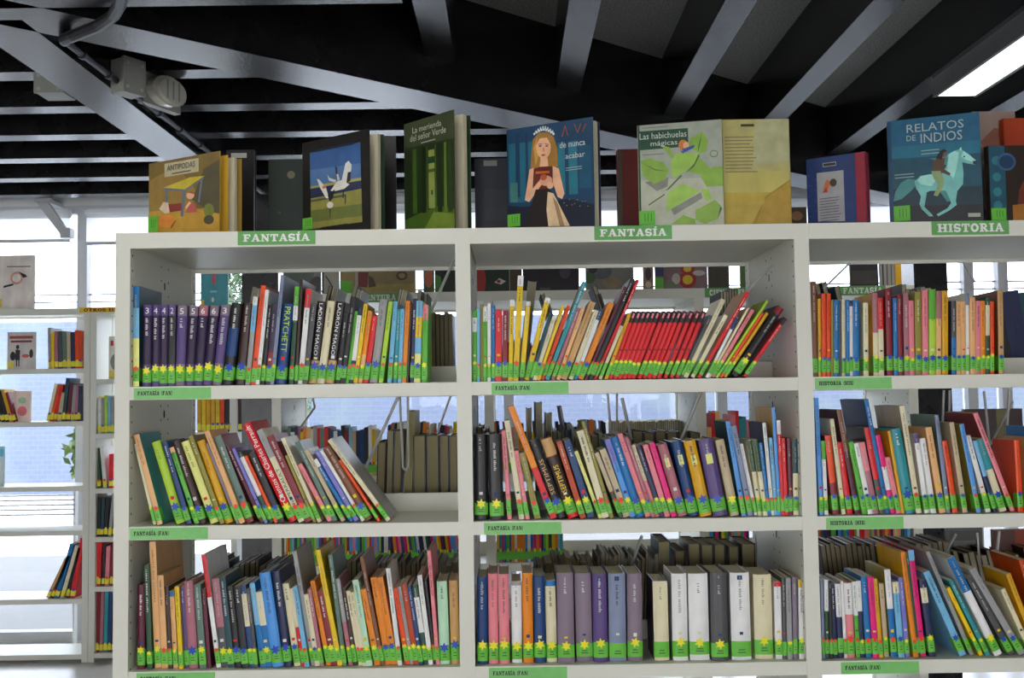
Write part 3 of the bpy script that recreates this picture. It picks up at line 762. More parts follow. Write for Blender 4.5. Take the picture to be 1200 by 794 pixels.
ROWS[1, 1] = '''556.4 16 555 509 blk y BLACKN;574.4 16.6 571 509 blk y BLACKN;594.7 5.4 587.4 504.7 pnk -;606.8 6.4 589 493 crm r;614.6 5.2 601 528 pnk -;626.8 7.4 608.4 531 oli r;641.3 8.2 591 477 ora.55,red b c=blu;651.6 12.6 618 517.5 blk b SEPT1;666.4 13.6 634 515.6 tan.22,dbr.6,red y SEPT2;680.4 7 652 518 rst y;689 8.6 660.4 516.6 dbl y;698.8 4.6 670 529 pyl r;703.8 8.4 673.5 505.6 crm r;715.2 4.6 681 494 oli r;720.2 5.4 691 531 bei.6,dgn r;726 8.6 697.5 527.5 bei r;735 7.6 704.5 515.6 lav.3,sky y;743 9.6 712 513 blu b ETERNO;754 7 720.5 509 pnk y;761.2 5 729.3 513 mau b;766.6 4.8 737.6 522 crm.5,pnk r;772 6 744 523 nav y;779.2 6.8 753 522 pnk y;787 7 760.6 519.7 hpk y;795 11.6 770.5 522 mau b EMB;807.4 12.8 786.5 517.5 dbl b EMB;821.4 14 801.6 517.5 gol b EMB;836.6 17.2 818.5 516 pur b EMB;856.6 10.6 838.4 516 bei y;869.4 5.6 850.3 494 sky r c=dte;876.6 6.6 856.5 499 bgr r;884 4.3 866.5 520 wht r;888.6 5.2 876 515.7 dgn.42,crm y;894 5.2 882 515 dgn.42,crm y;899.3 4.2 888.7 519 blu r;903.6 4.2 893.5 495 wht r c=nav;907.8 4.2 901 513 lbl r;912 4 904.4 477 sky - c=gol;916 4.4 910 492 wht.15,red r;920.2 4.6 915.6 513 red b;925 4.6 922 513 mar b;930 6.2 929 514 dte.45,crm b'''
ROWS[1, 2] = '''960.4 5.2 954.3 466 sky y;966.4 4.6 962.4 516.6 grn.25,wht y;976.4 7 966.6 510 ror.6,dre b;986.6 5 972.6 491 crm y;992 6.8 979.5 518.5 red b;1001.4 6 979.5 480.5 brn.4,mar b;1008.5 6.2 991.5 518 grn b;1016 6 998.8 519.5 wht b;1023.6 6.8 1006.6 518.5 pnk.4,mau b;1031.4 6.4 1012.5 501 red.6,dgy b;1038 5 1012.8 468 blu y c=dbl;1043.4 5.8 1025.5 510 hpk.4,wht.3,hpk b;1049.6 5.8 1036 536 pnk b;1055.6 3.6 1039 505 gol n;1060 12.4 1042 503 tea b ALMAS;1074 6.4 1054 475.6 crm r c=bei;1083.6 5.6 1070.5 508 pur.12,wht b;1089.8 6.2 1077 513.7 wht b;1101 7.8 1084.5 501 pea b;1109.6 4.6 1095.4 486 bgr y c=ggr;1116.6 6.4 1104 516.6 ror r;1128.6 5.8 1112.6 495 bei b;1144.6 5.4 1124.5 497 sky r c=oli;1155.6 6.2 1131.5 511 wht y;1162.6 4.8 1138 516.6 lbl.5,nav b;1172 9 1144 515.6 tea.42,crm b;1183.6 6 1139.5 484.4 pnk r c=dre;1193.4 6.4 1188.5 515.6 ror b;1206 7 1202 512 tan b;1214 6 1210 500 blu y'''
ROWS[2, 0] = '''160.4 9 161 685 mar y;172.6 6 168.4 662 dgn y;181.6 7.6 174.6 633 pea y c=tan;189.6 7.4 184.2 674 pea r;197.4 4.6 192.6 687 dbr r;203 5.6 198 692.5 blu.07,pea y;209.8 5.2 204.2 687 yel y;215.4 5.4 209.5 687 pur -;221.4 11 215 681 mau b;234 8.2 226.8 685 ggr y;243 4.6 236 690 mar n;248.2 5.4 230.5 650 red.38,wht r;254.4 8.8 243 678 mau.55,dgy y;264 7.6 253 676 dte y;272.4 9.4 262.2 687 blk b;283 8.2 273 687 blk b;291.8 6 281 686 dbl.1,crm.4,dbl y;298 4.4 288 690 dgy y;303.2 6.2 290 683 lbl.5,blu b;309.9 7.6 298 693.5 crm.45,blu y;319 13.2 303 671.7 sky b;333 9.6 318.5 669.7 nav b;343.6 7.6 329.5 684 crm b;351.4 4.6 336.5 689.4 crm.5,red r;356 5.4 341.5 687.3 lbl r;361.6 5.2 339.2 645.8 gry y;367.2 5.6 353.5 696.7 crm b;373.2 4.6 358 690 mau y;378 5.5 358.8 681 ora y;384.2 7.8 367.5 692.5 dre y;392.4 6 366 644.7 yel y
398.6 5 381.4 650 ggr y;403.8 5 388 678 gry.5,mau y;409 5 395 690 dbr y;414.4 5 399.5 692.5 crm r;419.6 4.8 405 694 crm r;424.8 7.4 408 680 mnt y;434 7 417 690.5 ora y;441.4 4.6 416 653 brn r c=brn;447 7.6 429.2 677 ora b;455.4 7.6 437.4 677 ora b;465.2 5.2 451 666 wht r;472.2 5.8 457.6 689.4 ror y;478.4 4.2 463.6 687.4 gry y;483.2 6.6 468.6 685 rst y;490 5.2 475.6 686.3 dbl y;495.6 6.2 482 686 dgn.15,wht.45,dgn y;502 5.4 488.5 674 wht y;507.2 3.4 496 679 blk r;510.2 4.6 499.5 645 pnk r;515 12.2 511 681 mnt b;528.6 10.6 526 680 tan b'''
ROWS[2, 1] = '''559.7 12.2 559 676 dbl y;573 11.6 571.7 672 pnk y;585.3 12.4 584 672.6 pnk y;600.3 12 599 681 gry.05,wht y;613.5 12.2 611.7 671 ora y;626.7 13.4 625 674.7 dbl y;641 12.6 638.5 680 blu.07,crm y;654.2 20 652.3 671 mng y;676 19.6 673.4 671.5 mng y;696.2 17.2 694 672.6 pur y BE;714.4 20.4 713 672 bgr - BE;736 17.8 735 672 mng y;767.5 17.8 765 680.6 crm - c=dpu;789.2 18.2 787 672 wht y;809 23.6 806.6 672 wht y;834.6 20 832.4 671 dgy y;858.4 23.4 855.4 671 wht - BE;885.6 21.8 883 673 crm y;909.2 8.2 907 681.6 red.06,wht y;918 4.4 916 677 dgy -;923.4 6 920.9 677 gry y;930 5.2 928.3 676 mng -;936.8 6.6 935.6 678.7 yel.1,wht y'''
ROWS[2, 2] = '''963.8 3.4 961.4 678.7 bgr r;967.7 4.8 965.7 678.7 wht.4,dgn r;973 3.4 970.6 680 blk r;977 5 973 684 nav r;983.2 6.2 978.4 683.6 wht.45,nav -;989.8 3.2 985 681 wht r;993.2 9.4 988.8 683 wht.42,pnk r;1003.6 5 998.4 681 wht.45,grn r;1008.9 5.4 1003.4 680 wht.4,nav y;1015.4 7 1009 675 blu r;1023.2 6.8 1016.4 676 hpk r;1030.6 5.2 1023 678 gol r;1036.6 5.6 1030 683.6 bei y;1044.8 7 1036.4 667 wht.45,blu r c=oli;1053.4 7.2 1045.8 681.6 crm.15,lbl b;1061.4 5.4 1053 676.7 lav y;1069 5.4 1053.4 646.5 ora r c=gol;1074.8 3.4 1060 647 dgn r;1078.6 7 1064 644.5 lbl.1,hpk r;1089.5 7.6 1077.5 679.6 nav.1,crm.2,nav y;1125.2 8.8 1082 671 lbl b;1137 5.2 1085 647 gry -;1145 5.2 1106 689.4 yel y;1156 5.6 1112 680.6 tea y;1166.5 10.4 1110 655 blu.35,wht y;1182.6 8.6 1133 678 dgy b;1194.6 9 1136 668 gry b;1207 6 1173 691 crm y;1215 6.4 1179 673 gol y;1226 7 1194 656 rst y'''
SHELF_NAME = {(0, 0): 'upper left shelf', (0, 1): 'upper middle shelf', (0, 2): 'upper right shelf', (1, 0): 'central left shelf', (1, 1): 'central middle shelf', (1, 2): 'central right shelf', (2, 0): 'lower left shelf', (2, 1): 'lower middle shelf', (2, 2): 'lower right shelf'}
SPECIAL = {
 'PRAT': dict(T=('d', 'PRATCHETT', .40, .96, .55), ic='lim'), 'LADRON': dict(T=('d', 'LADRÓN MAGO', .34, .97, .5), ic='wht'),
 'VAMP': {}, 'MISER': {},
 'CUENTOS': dict(T=('u', 'Cuentos de Charles Perrault', .2, .97, .62), ic='wht'), 'PERRAULT': dict(T=('u', 'de PERRAULT', .17, .58, .5)),
 'EMMANUEL': {}, 'BLACKN': {},
 'SEPT1': dict(T=('u', 'SEPTIMUS', .3, .75, .45), ic='tan'), 'SEPT2': dict(T=('u', 'SEPTIMUS', .32, .66, .5), ic='yel'),
 'ETERNO': {}, 'ALMAS': {},
 'RS': dict(art=[(.3, .75, .90, .97, 'pnk'), (.1, .9, .42, .435, 'blk')], q=1), 'BE': dict(art=[(.36, .62, .92, .97, 'dbl')]), 'EMB': dict(art=[(.28, .74, .68, .81, 'pyl')]),
}

def corners(X, Z, t, h, th):
    c, s = math.cos(th), math.sin(th)
    R = lambda x, z: (X + x * c + z * s, Z - x * s + z * c)
    return [R(0, 0), R(t, 0), R(t, h), R(0, h)]
def sat(A, Bq):
    """least push of B along +x that frees it from A (0 if already free)"""
    lo = 0.0
    def hit(dx):
        P = [(x + dx, z) for x, z in Bq]
        for poly in (A, P):
            for i in range(4):
                x0, z0 = poly[i]; x1, z1 = poly[(i + 1) % 4]
                nx, nz = z1 - z0, x0 - x1
                a = [nx * x + nz * z for x, z in A]; b = [nx * x + nz * z for x, z in P]
                L = math.hypot(nx, nz)
                if max(a) - 1e-5 * L < min(b) or max(b) - 1e-5 * L < min(a):
                    return False
        return True
    if not hit(0): return 0.0
    hi = .002
    while hit(hi): hi += .002
    lo = hi - .002
    for _ in range(8):
        m = (lo + hi) / 2
        if hit(m): lo = m
        else: hi = m
    return hi

BOOKS = []
DRIFT = []
for (k, m), data in ROWS.items():
    rng = random.Random(100 + 10 * k + m)
    zs = SH[k] + .0006
    ceil_z = (SH[k - 1] - .032) if k else (ZTOP - .038)
    left = X1[m] + .0185; right = X1[m + 1] - .0185
    prev = []
    items = []
    for line in data.replace('\n', ';').split(';'):
        f = line.split()
        if len(f) < 6: continue
        opt = {}
        for e in f[6:]:
            if e.startswith('c='): opt['c'] = e[2:]
            elif e.startswith('num'): opt['num'] = e[3:]
            else: opt.update(SPECIAL[e]); opt['key'] = e
        items.append((float(f[0]), float(f[1]), float(f[2]), float(f[3]), f[4], f[5], opt))
    for n, (xb, w, xt, yt, spec, star, opt) in enumerate(items):
        ys = .016 + rng.uniform(0, .012)
        # foot of the spine on the shelf, head of the spine at its pixel height
        d0 = ray(xb, 600); s = (ys - CAM.y)
        yb = None
        # find pixel row of the shelf plane at this depth
        lo, hi = 300.0, 900.0
        for _ in range(30):
            mid = (lo + hi) / 2
            if at_y(xb, mid, ys).z > zs: lo = mid
            else: hi = mid
        Pb = at_y(xb, lo, ys); Pt = at_y(xt, yt, ys)
        t = w / 500.0 * (1 + ys / 2.4)
        dx = Pt.x - Pb.x; dz = Pt.z - zs
        th = math.atan2(dx, dz)
        t = t * math.cos(th) if abs(th) > .3 else t
        t *= .955
        h = math.hypot(dx, dz)
        if th > 0: h -= t * math.sin(th) * math.cos(th)
        X = Pb.x
        def place(X, t, h):
            Z = zs + (t * math.sin(th) if th > 0 else 0)
            return Z, corners(X, Z, t, h, th)
        # keep the head under the shelf above
        while True:
            Z, C = place(X, t, h)
            if max(z for x, z in C) < ceil_z - .003 or h < .08: break
            h -= .003
        X = max(X, X + (left - min(x for x, z in C)))
        best = None
        for shrink in (1, .93, .86, .8, .74):
            tt = t * shrink
            Xi = X + (t - tt) * .5
            for _ in range(4):
                Z, C = place(Xi, tt, h)
                push = max([sat(A, C) for A in prev[-9:]] + [0])
                if push < 1e-6: break
                Xi += push + 2e-5
            if best is None or Xi - X < best[0] - .0004:
                best = (Xi - X, Xi, tt)
            if Xi - X < .0025: break
        _, X, t = best
        Z, C = place(X, t, h)
        mx = max(x for x, z in C)
        if mx > right:
            X -= 0  # last books of a bay may touch the upright; trimmed below
        prev.append(C)
        DRIFT.append(X - Pb.x)
        d = min(max(.66 * h, .10), .205)
        BOOKS.append(dict(row=(k, m), n=n, X=X, Y=ys, Z=Z, t=t, h=h, d=d, th=th, spec=spec, star=star, opt=opt, rng=rng, mx=mx - right))
print('BOOK DRIFT max %.4f mean %.4f n %d' % (max(DRIFT), sum(DRIFT) / len(DRIFT), len(DRIFT)), [(b['row'], b['n'], round(b['mx'], 4)) for b in BOOKS if b['mx'] > 0])

def col_words(spec):
    segs = spec.split(',')
    names = []
    for s in segs:
        nm = PAL[s[:3]][1]
        if nm not in names: names.append(nm)
    names = names[::-1]
    return names[0] if len(names) == 1 else '%s and %s' % (names[0], names[1])
def ordinal(n):
    return '%d%s' % (n, 'th' if 10 <= n % 100 <= 20 else {1: 'st', 2: 'nd', 3: 'rd'}.get(n % 10, 'th'))
def size_word(b):
    if b['t'] > .026: return 'very thick'
    if b['t'] > .017: return 'thick'
    if b['h'] > .235: return 'tall'
    if b['t'] < .0085: return 'slim'
    return 'small' if b['h'] < .15 else 'medium'
byrow = {}
for b in BOOKS: byrow.setdefault(b['row'], []).append(b)
def lab_a(b):
    st = {'y': 'yellow star', 'b': 'blue star', 'r': 'red star'}.get(b['star'])
    s = '%s %s book' % (size_word(b), col_words(b['spec']))
    if st: s += ' with ' + st
    if b['th'] > .15: s += ' leaning right'
    elif b['th'] < -.15: s += ' leaning left'
    return s + ' on the ' + SHELF_NAME[b['row']]
def lab_b(b):
    r = byrow[b['row']]; i = r.index(b)
    nb = lambda q: PAL[q['spec'].split(',')[-1][:3]][1]
    s = '%s %s book ' % (size_word(b), col_words(b['spec']))
    if 0 < i < len(r) - 1: s += 'between %s and %s ones' % (nb(r[i - 1]), nb(r[i + 1]))
    elif i == 0: s += 'at the left end'
    else: s += 'at the right end'
    return s + ' on the ' + SHELF_NAME[b['row']]
def lab_c(b):
    i = byrow[b['row']].index(b)
    n = len(byrow[b['row']])
    side = ('%s from the left' % ordinal(i + 1)) if i < n / 2 else ('%s from the right' % ordinal(n - i))
    if b['row'][1] == 2: side = '%s from the left' % ordinal(i + 1)
    return '%s book, %s on the %s' % (col_words(b['spec']), side, SHELF_NAME[b['row']])
from collections import Counter
ca = Counter(lab_a(b) for b in BOOKS); cb = Counter(lab_b(b) for b in BOOKS)
nseen = Counter()
for b in BOOKS:
    la, lb_, lc = lab_a(b), lab_b(b), lab_c(b)
    if ca[la] == 1 and len(la.split()) <= 16: L = la
    elif cb[lb_] == 1 and len(lb_.split()) <= 16: L = lb_
    else: L = lc
    if 'num' in b['opt']:
        L = 'purple series book number %s, %s from the left on the upper left shelf' % (b['opt']['num'], ordinal(b['n'] + 1))
    key = b['opt'].get('key')
    if key == 'PRAT': L = 'blue book with lime PRATCHETT lettering on the upper left shelf'
    if key == 'CUENTOS': L = 'tall red leaning book titled Cuentos de Charles Perrault'
    if key == 'PERRAULT': L = 'cream leaning book lettered PERRAULT between two red books'
    if key == 'SEPT1': L = 'thick black leaning book titled SEPTIMUS with blue star'
    if key == 'SEPT2': L = 'thick brown leaning book titled SEPTIMUS with yellow star'
    name = 'hardcover_book' if b['t'] > .017 else 'paperback_book'
    o, base = make_book(name, b['t'], b['h'], b['d'], b['spec'], b['star'], b['opt'], b['rng'])
    o.location = (b['X'], b['Y'], b['Z']); o.rotation_euler = (0, b['th'], 0)
    tag(o, L, 'book', 'books on the ' + SHELF_NAME[b['row']])

# ------------------------------------------------------------------ books on the far face of the front bookcase (fore-edges towards us)
def back_book(px, w, yt, code, k, label, lean=0.0, d=.15, Y=.487):
    yf = Y - d
    a = at_y(px, 500, yf); p = at_y(px, yt, yf)
    t = w / 1200 * (yf - CAM.y); h = max(.1, p.z - SH[k])
    rng = random.Random(int(px))
    nm = 'hardcover_book' if t > .017 else 'paperback_book'
    o, _ = make_book(nm, t, h, d, code, 'n', {'q': 1}, rng)
    z = SH[k] + .0006 + t * math.sin(abs(lean)) * 1.0
    o.location = (a.x + t, Y, z); o.rotation_euler = (0, -lean, math.pi)
    for ch in o.children:
        if ch.name.startswith('pages'): ch.color = rgb(150, 140, 105, 1.0)  # page colour darkened to stand for shade inside the shelf
    tag(o, label, 'book', 'books facing the far aisle')
for i, (px, w) in enumerate([(507, 4.4), (512, 4.4), (517, 4.4), (522, 4.4), (527, 4.2)]):
    back_book(px, w, 366 + (i % 3), ['blk', 'dbr', 'blk', 'dgy', 'blk'][i], 0, 'dark book seen from its fore-edge, %s right of the upper left shelf\'s books' % ordinal(i + 1))
for i, (px, w, yt, c, ln) in enumerate([(440, 10, 518, 'dbr', .03), (452, 6, 505, 'gry', .03), (459, 9, 505, 'dgy', .04), (472, 9, 482, 'oli', .05), (484, 14, 510, 'blk', 0), (499.5, 14, 510, 'blk', 0), (515, 10, 510, 'blk', 0), (526, 9.5, 510, 'blk', 0)]):
    back_book(px, w, yt, c, 1, ['dark brown', 'pale grey', 'dark grey', 'tall olive', 'first black bound', 'second black bound', 'third black bound', 'fourth black bound'][i] + ' book showing its fore-edge in the central left gap', ln)
for i in range(6):
    back_book(741 + 13.4 * i, 12, 505 + (i % 2) * 2, 'blk', 1, 'black bound book behind the pink books, %s from left on the central middle shelf' % ordinal(i + 1))
for i, (px, w, yt, c) in enumerate([(768, 14, 634, 'dte'), (787, 12, 645, 'mar'), (803, 14, 637, 'dbr'), (818, 14, 638, 'dbr'), (833, 13, 638, 'blk'), (850, 12, 640, 'dbr'), (865, 16, 637, 'blk')]):
    back_book(px, w, yt, c, 2, '%s book turned away behind the lower middle shelf, %s from left' % (PAL[c][1], ordinal(i + 1)))

# ------------------------------------------------------------------ far books: too many and too small to pick apart
far = MB()
frng = random.Random(77)
def far_book(X, Y, Z, t, h, d, code, lab=None, th=0.0, face=1):
    c, s = math.cos(th), math.sin(th)
    if th > 0: Z += t * s
    m = Matrix(((c, 0, s, X), (0, 1, 0, Y), (-s, 0, c, Z), (0, 0, 0, 1)))
    col = pc(code)
    e = min(.0012, t * .2)
    if face > 0:
        far.box((0, 0, 0), (t, .0015, h), col, m)
    far.box((0, .0015, 0), (e, d, h), col, m); far.box((t - e, .0015, 0), (t, d, h), col, m)
    far.box((e, .0016 if face > 0 else .004, .001), (t - e, d - .003, h - .002), PAGE if face > 0 else rgb(165, 155, 125), m)  # fore-edges take a page colour darkened for shade
    if lab is not None:
        far.box((-.0002, -.0006, .010), (t + .0002, .012, .042), lab, m)
        if t > .006 and frng.random() < .7:
            far.box((t * .2, -.0009, .038), (t * .8, .0, .05), STAR[frng.choice('yybr')][0], m)
BRIGHT = ['hpk', 'blu', 'yel', 'grn', 'tea', 'dpu', 'red', 'lbl', 'ora', 'nav', 'lim', 'pnk', 'mar', 'wht', 'sky', 'dgn', 'pur', 'gol']
MIXED = ['dre', 'blk', 'crm', 'ora', 'bei', 'nav', 'yel', 'ggr', 'gry', 'pnk', 'pea', 'dbr', 'red', 'blk', 'lbl', 'wht', 'dbl', 'mau']
def far_row(x0, x1, Y, Z, codes, h0, h1, t0, t1, lab=LABEL_GREEN, th=0.0, d=.14, face=1):
    x = x0
    while x < x1:
        t = frng.uniform(t0, t1); h = frng.uniform(h0, h1)
        far_book(x, Y, Z, t, h, d, frng.choice(codes), lab, th, face)
        x += t / math.cos(th) + .0004
def px_x(px, Y): return at_y(px, 500, Y).x
# second bookcase, shelves two and three
yb2 = Y2 + .02
far_row(-.748, px_x(440, yb2), yb2, SH[1] + .0005, MIXED, .165, .19, .008, .016)
far_row(px_x(450, yb2), -.01, yb2, SH[1] + .0005, MIXED, .16, .20, .008, .018, th=.08)
far_row(.05, px_x(712, yb2), yb2, SH[1] + .0005, MIXED, .15, .20, .007, .016, th=-.06)
far_row(px_x(714, Y2 + .3), .80, Y2 + .33, SH[1] + .0005, ['crm', 'bei', 'wht', 'gry'], .175, .185, .006, .011, lab=None, d=.15, face=0)
far_row(.85, px_x(875, yb2), yb2, SH[1] + .0005, ['red', 'tea', 'bgr', 'pea', 'pnk'], .16, .23, .012, .02)
far_row(-.748, -.35, yb2, SH[2] + .0005, BRIGHT, .18, .20, .006, .011)
far_row(-.33, -.03, yb2, SH[2] + .0005, BRIGHT, .18, .20, .006, .011, th=-.12)
far_row(.05, px_x(655, yb2), yb2, SH[2] + .0005, BRIGHT, .18, .21, .007, .013)
far_row(.85, .99, yb2, SH[2] + .0005, BRIGHT, .18, .21, .008, .014)
far_row(1.08, 1.60, yb2, SH[2] + .0005, BRIGHT, .18, .21, .006, .012)
for m in range(3):
    far_row(X2[m] + .03, X2[m + 1] - .2, yb2, SH[0] + .0005, MIXED, .15, .19, .008, .016)
    far_row(X2[m] + .03, X2[m + 1] - .1, yb2, SH[3] + .0005, MIXED, .18, .24, .008, .018)
# far face of the front bookcase, lower shelves
def fb(px0, px1, yt0, yt1, k, codes, th=0.0, w=(.008, .018), face=0):
    a, b = px_x(px0, .34), px_x(px1, .34)
    x = a
    while x < b:
        t = frng.uniform(*w); yy = frng.uniform(yt0, yt1)
        h = min(.285, max(.1, at_y((px0 + px1) / 2, yy, .34).z - SH[k]))
        far_book(x, .335, SH[k] + .0006, t, h, .15, frng.choice(codes), None, th, face)
        x += t / math.cos(th) + .0005
fb(245, 335, 655, 668, 2, ['blk', 'dbr', 'nav', 'dgy'], .0)
fb(395, 530, 655, 664, 2, ['blk', 'dbr', 'gry', 'dgy'], .0)
fb(618, 690, 652, 664, 2, ['tan', 'dbr', 'bei', 'brn'], .08, (.005, .010))
fb(692, 762, 646, 658, 2, ['dbr', 'oli', 'gry', 'dgy'], .05, (.006, .012))
fb(966, 1110, 634, 640, 2, ['blk', 'dbr', 'dgy', 'brn'], -.1)
fb(1120, 1240, 640, 660, 2, ['blk', 'dbr', 'rst', 'oli'], -.2)
fb(555, 575, 500, 506, 1, ['blk', 'dbr'])
fb(640, 735, 500, 512, 1, ['blk', 'dbr', 'dgy'])
fb(962, 1062, 508, 520, 1, ['blk', 'dbr', 'mar'])
fb(848, 866, 338, 342, 0, ['blk', 'dgy'], .0, (.006, .009))
fb(1062, 1100, 330, 340, 0, ['dgy', 'gry'])
fb(1182, 1250, 338, 345, 0, ['blk', 'nav', 'dte', 'blk'], -.12, (.018, .03), 1)
# single books seen over the tops of the front rows
for px, w, yt, k, code, th in [(296, 4, 336, 0, 'blk', .2), (300, 5, 338, 0, 'wht', .22), (386, 4, 336, 0, 'blk', .25), (391, 6, 338, 0, 'wht', .25), (415, 5, 335, 0, 'dgy', .25), (420, 5, 340, 0, 'wht', .25), (468, 4, 339, 0, 'blk', .2), (472, 6, 341, 0, 'wht', .2), (490, 4, 340, 0, 'dgy', .06), (497, 4, 344, 0, 'blk', .06),
                               (619, 10, 330, 0, 'gry', .12), (633, 5, 345, 0, 'blk', -.3), (638, 4, 350, 0, 'dbl', -.3), (694, 5, 336, 0, 'blk', -.3), (700, 4, 345, 0, 'nav', -.3),
                               (617, 6, 478, 1, 'wht', 0), (627, 8, 471, 1, 'blk', 0), (640, 7, 484, 1, 'wht', .04), (655, 3, 476, 1, 'dbl', -.15), (664, 6, 496, 1, 'blu', 0),
                               (955, 5, 333, 0, 'dbr', -.15), (962, 6, 331, 0, 'blk', -.2), (977, 6, 336, 0, 'dte', -.2)]:
    p_ = at_y(px, yt, .34); t_ = w / 1200 * 2.74; h_ = max(.1, (p_.z - SH[k]) / math.cos(th))
    far_book(p_.x - h_ * math.sin(th), .335, SH[k] + .0006, t_, h_, .15, code, None, th, 0)
# cases by the window
def wc(z, rows, Y=WCY + .025):
    for px, w, pt, yt, code in rows:
        p = at_y(px, 500, Y); q = at_y(pt, yt, Y)
        th = math.atan2(q.x - p.x, q.z - z); h = math.hypot(q.x - p.x, q.z - z)
        t = w / 1200 * (Y - CAM.y) * .94 * math.cos(th)
        far_book(p.x, Y, z + .0006, t, h, min(.15, h * .7), code, LABEL_YELLOW, th)
wc(SH3[0], [(56, 3.4, 56, 384, 'gry'), (59.6, 3.8, 59.6, 390, 'yel'), (63.6, 4, 63.6, 388, 'mau'), (68, 4.8, 68, 388, 'dgy'), (73, 4.8, 73, 388, 'ggr'), (78, 4.4, 78, 390, 'bei'), (82.6, 4.8, 82.6, 389, 'nav'), (87.6, 4.8, 87.6, 387, 'ror'), (92.6, 3, 92.6, 388, 'ror')])
wc(SH3[1], [(-3, 4, -14, 460, 'nav'), (2, 4.4, -8, 457, 'blk'), (7, 4, -3, 458, 'blk'), (11.4, 4, 1, 457, 'gol'), (15.6, 3.6, 6, 460, 'dre'), (54, 4, 64, 450, 'crm'), (58.2, 3.6, 68, 452, 'ror'), (62.4, 3.6, 71, 451, 'red'), (66.6, 5, 72, 460, 'bei'), (72, 4.4, 77.4, 443, 'dte'), (77, 5, 82, 449, 'mar'), (82.6, 4, 86, 451, 'gry'), (87, 3.4, 89, 452, 'mau'), (90.6, 2.8, 92, 452, 'nav')])
wc(SH3[4], [(56, 4, 76, 655, 'tan'), (61, 4, 79, 652, 'blk'), (66, 5, 82, 638, 'blu'), (72.4, 4.6, 88, 640, 'crm'), (78.4, 3.8, 91, 642, 'blk'), (83.6, 5.4, 94, 631, 'red')])
wc(SH4[1], [(111, 3.4, 111, 464, 'yel'), (115, 3.6, 115, 466, 'wht'), (119, 3, 119, 466, 'gry'), (122.4, 3.6, 122.4, 463, 'lim'), (126.4, 3.4, 126.4, 464, 'lbl'), (130, 3.6, 130, 464, 'gry'), (134, 3.6, 134, 466, 'blk')]
   + [(231 + 5.4 * i, 5, 231 + 5.4 * i, 468, ['gol', 'yel', 'gol', 'gol', 'yel', 'ror'][i]) for i in range(6)] + [(264 + 5 * i, 4.4, 264 + 5 * i, 466, ['blk', 'wht', 'dgn', 'dbr'][i]) for i in range(4)])
wc(SH4[2], [(109, 3.4, 109, 527, 'brn'), (114.6, 4.4, 111.5, 525, 'dgn'), (121.6, 4.4, 117, 524, 'wht'), (128, 5, 128, 532, 'red')])
wc(SH4[3], [(108.4, 4, 110, 574, 'brn'), (113.4, 4, 114.6, 583, 'blk'), (118, 4, 119.4, 583, 'dte'), (122.6, 4, 124.4, 583, 'blk'), (127.4, 4, 131.6, 577, 'gry'), (132.4, 4, 136, 580, 'blk')])
wc(SH4[4], [(108.6, 11, 109.4, 627, 'red'), (120.6, 3, 121, 638, 'blk'), (124, 5, 124.6, 640, 'pnk'), (129.6, 4.6, 130, 636, 'dre')])
wc(SH4[5], [(109, 3.4, 109, 694, 'nav'), (113, 5, 113, 692, 'dre'), (118.4, 4, 118.4, 692, 'mau'), (123, 4.4, 123, 692, 'tea'), (128, 4, 128, 694, 'dbl'), (132.6, 4, 132.6, 694, 'mar')])
fo = far.obj('distant_books', M['far_books'])
tag(fo, 'rows of small books on the second bookcase, the window cases and the far face', 'books', None, 'stuff')

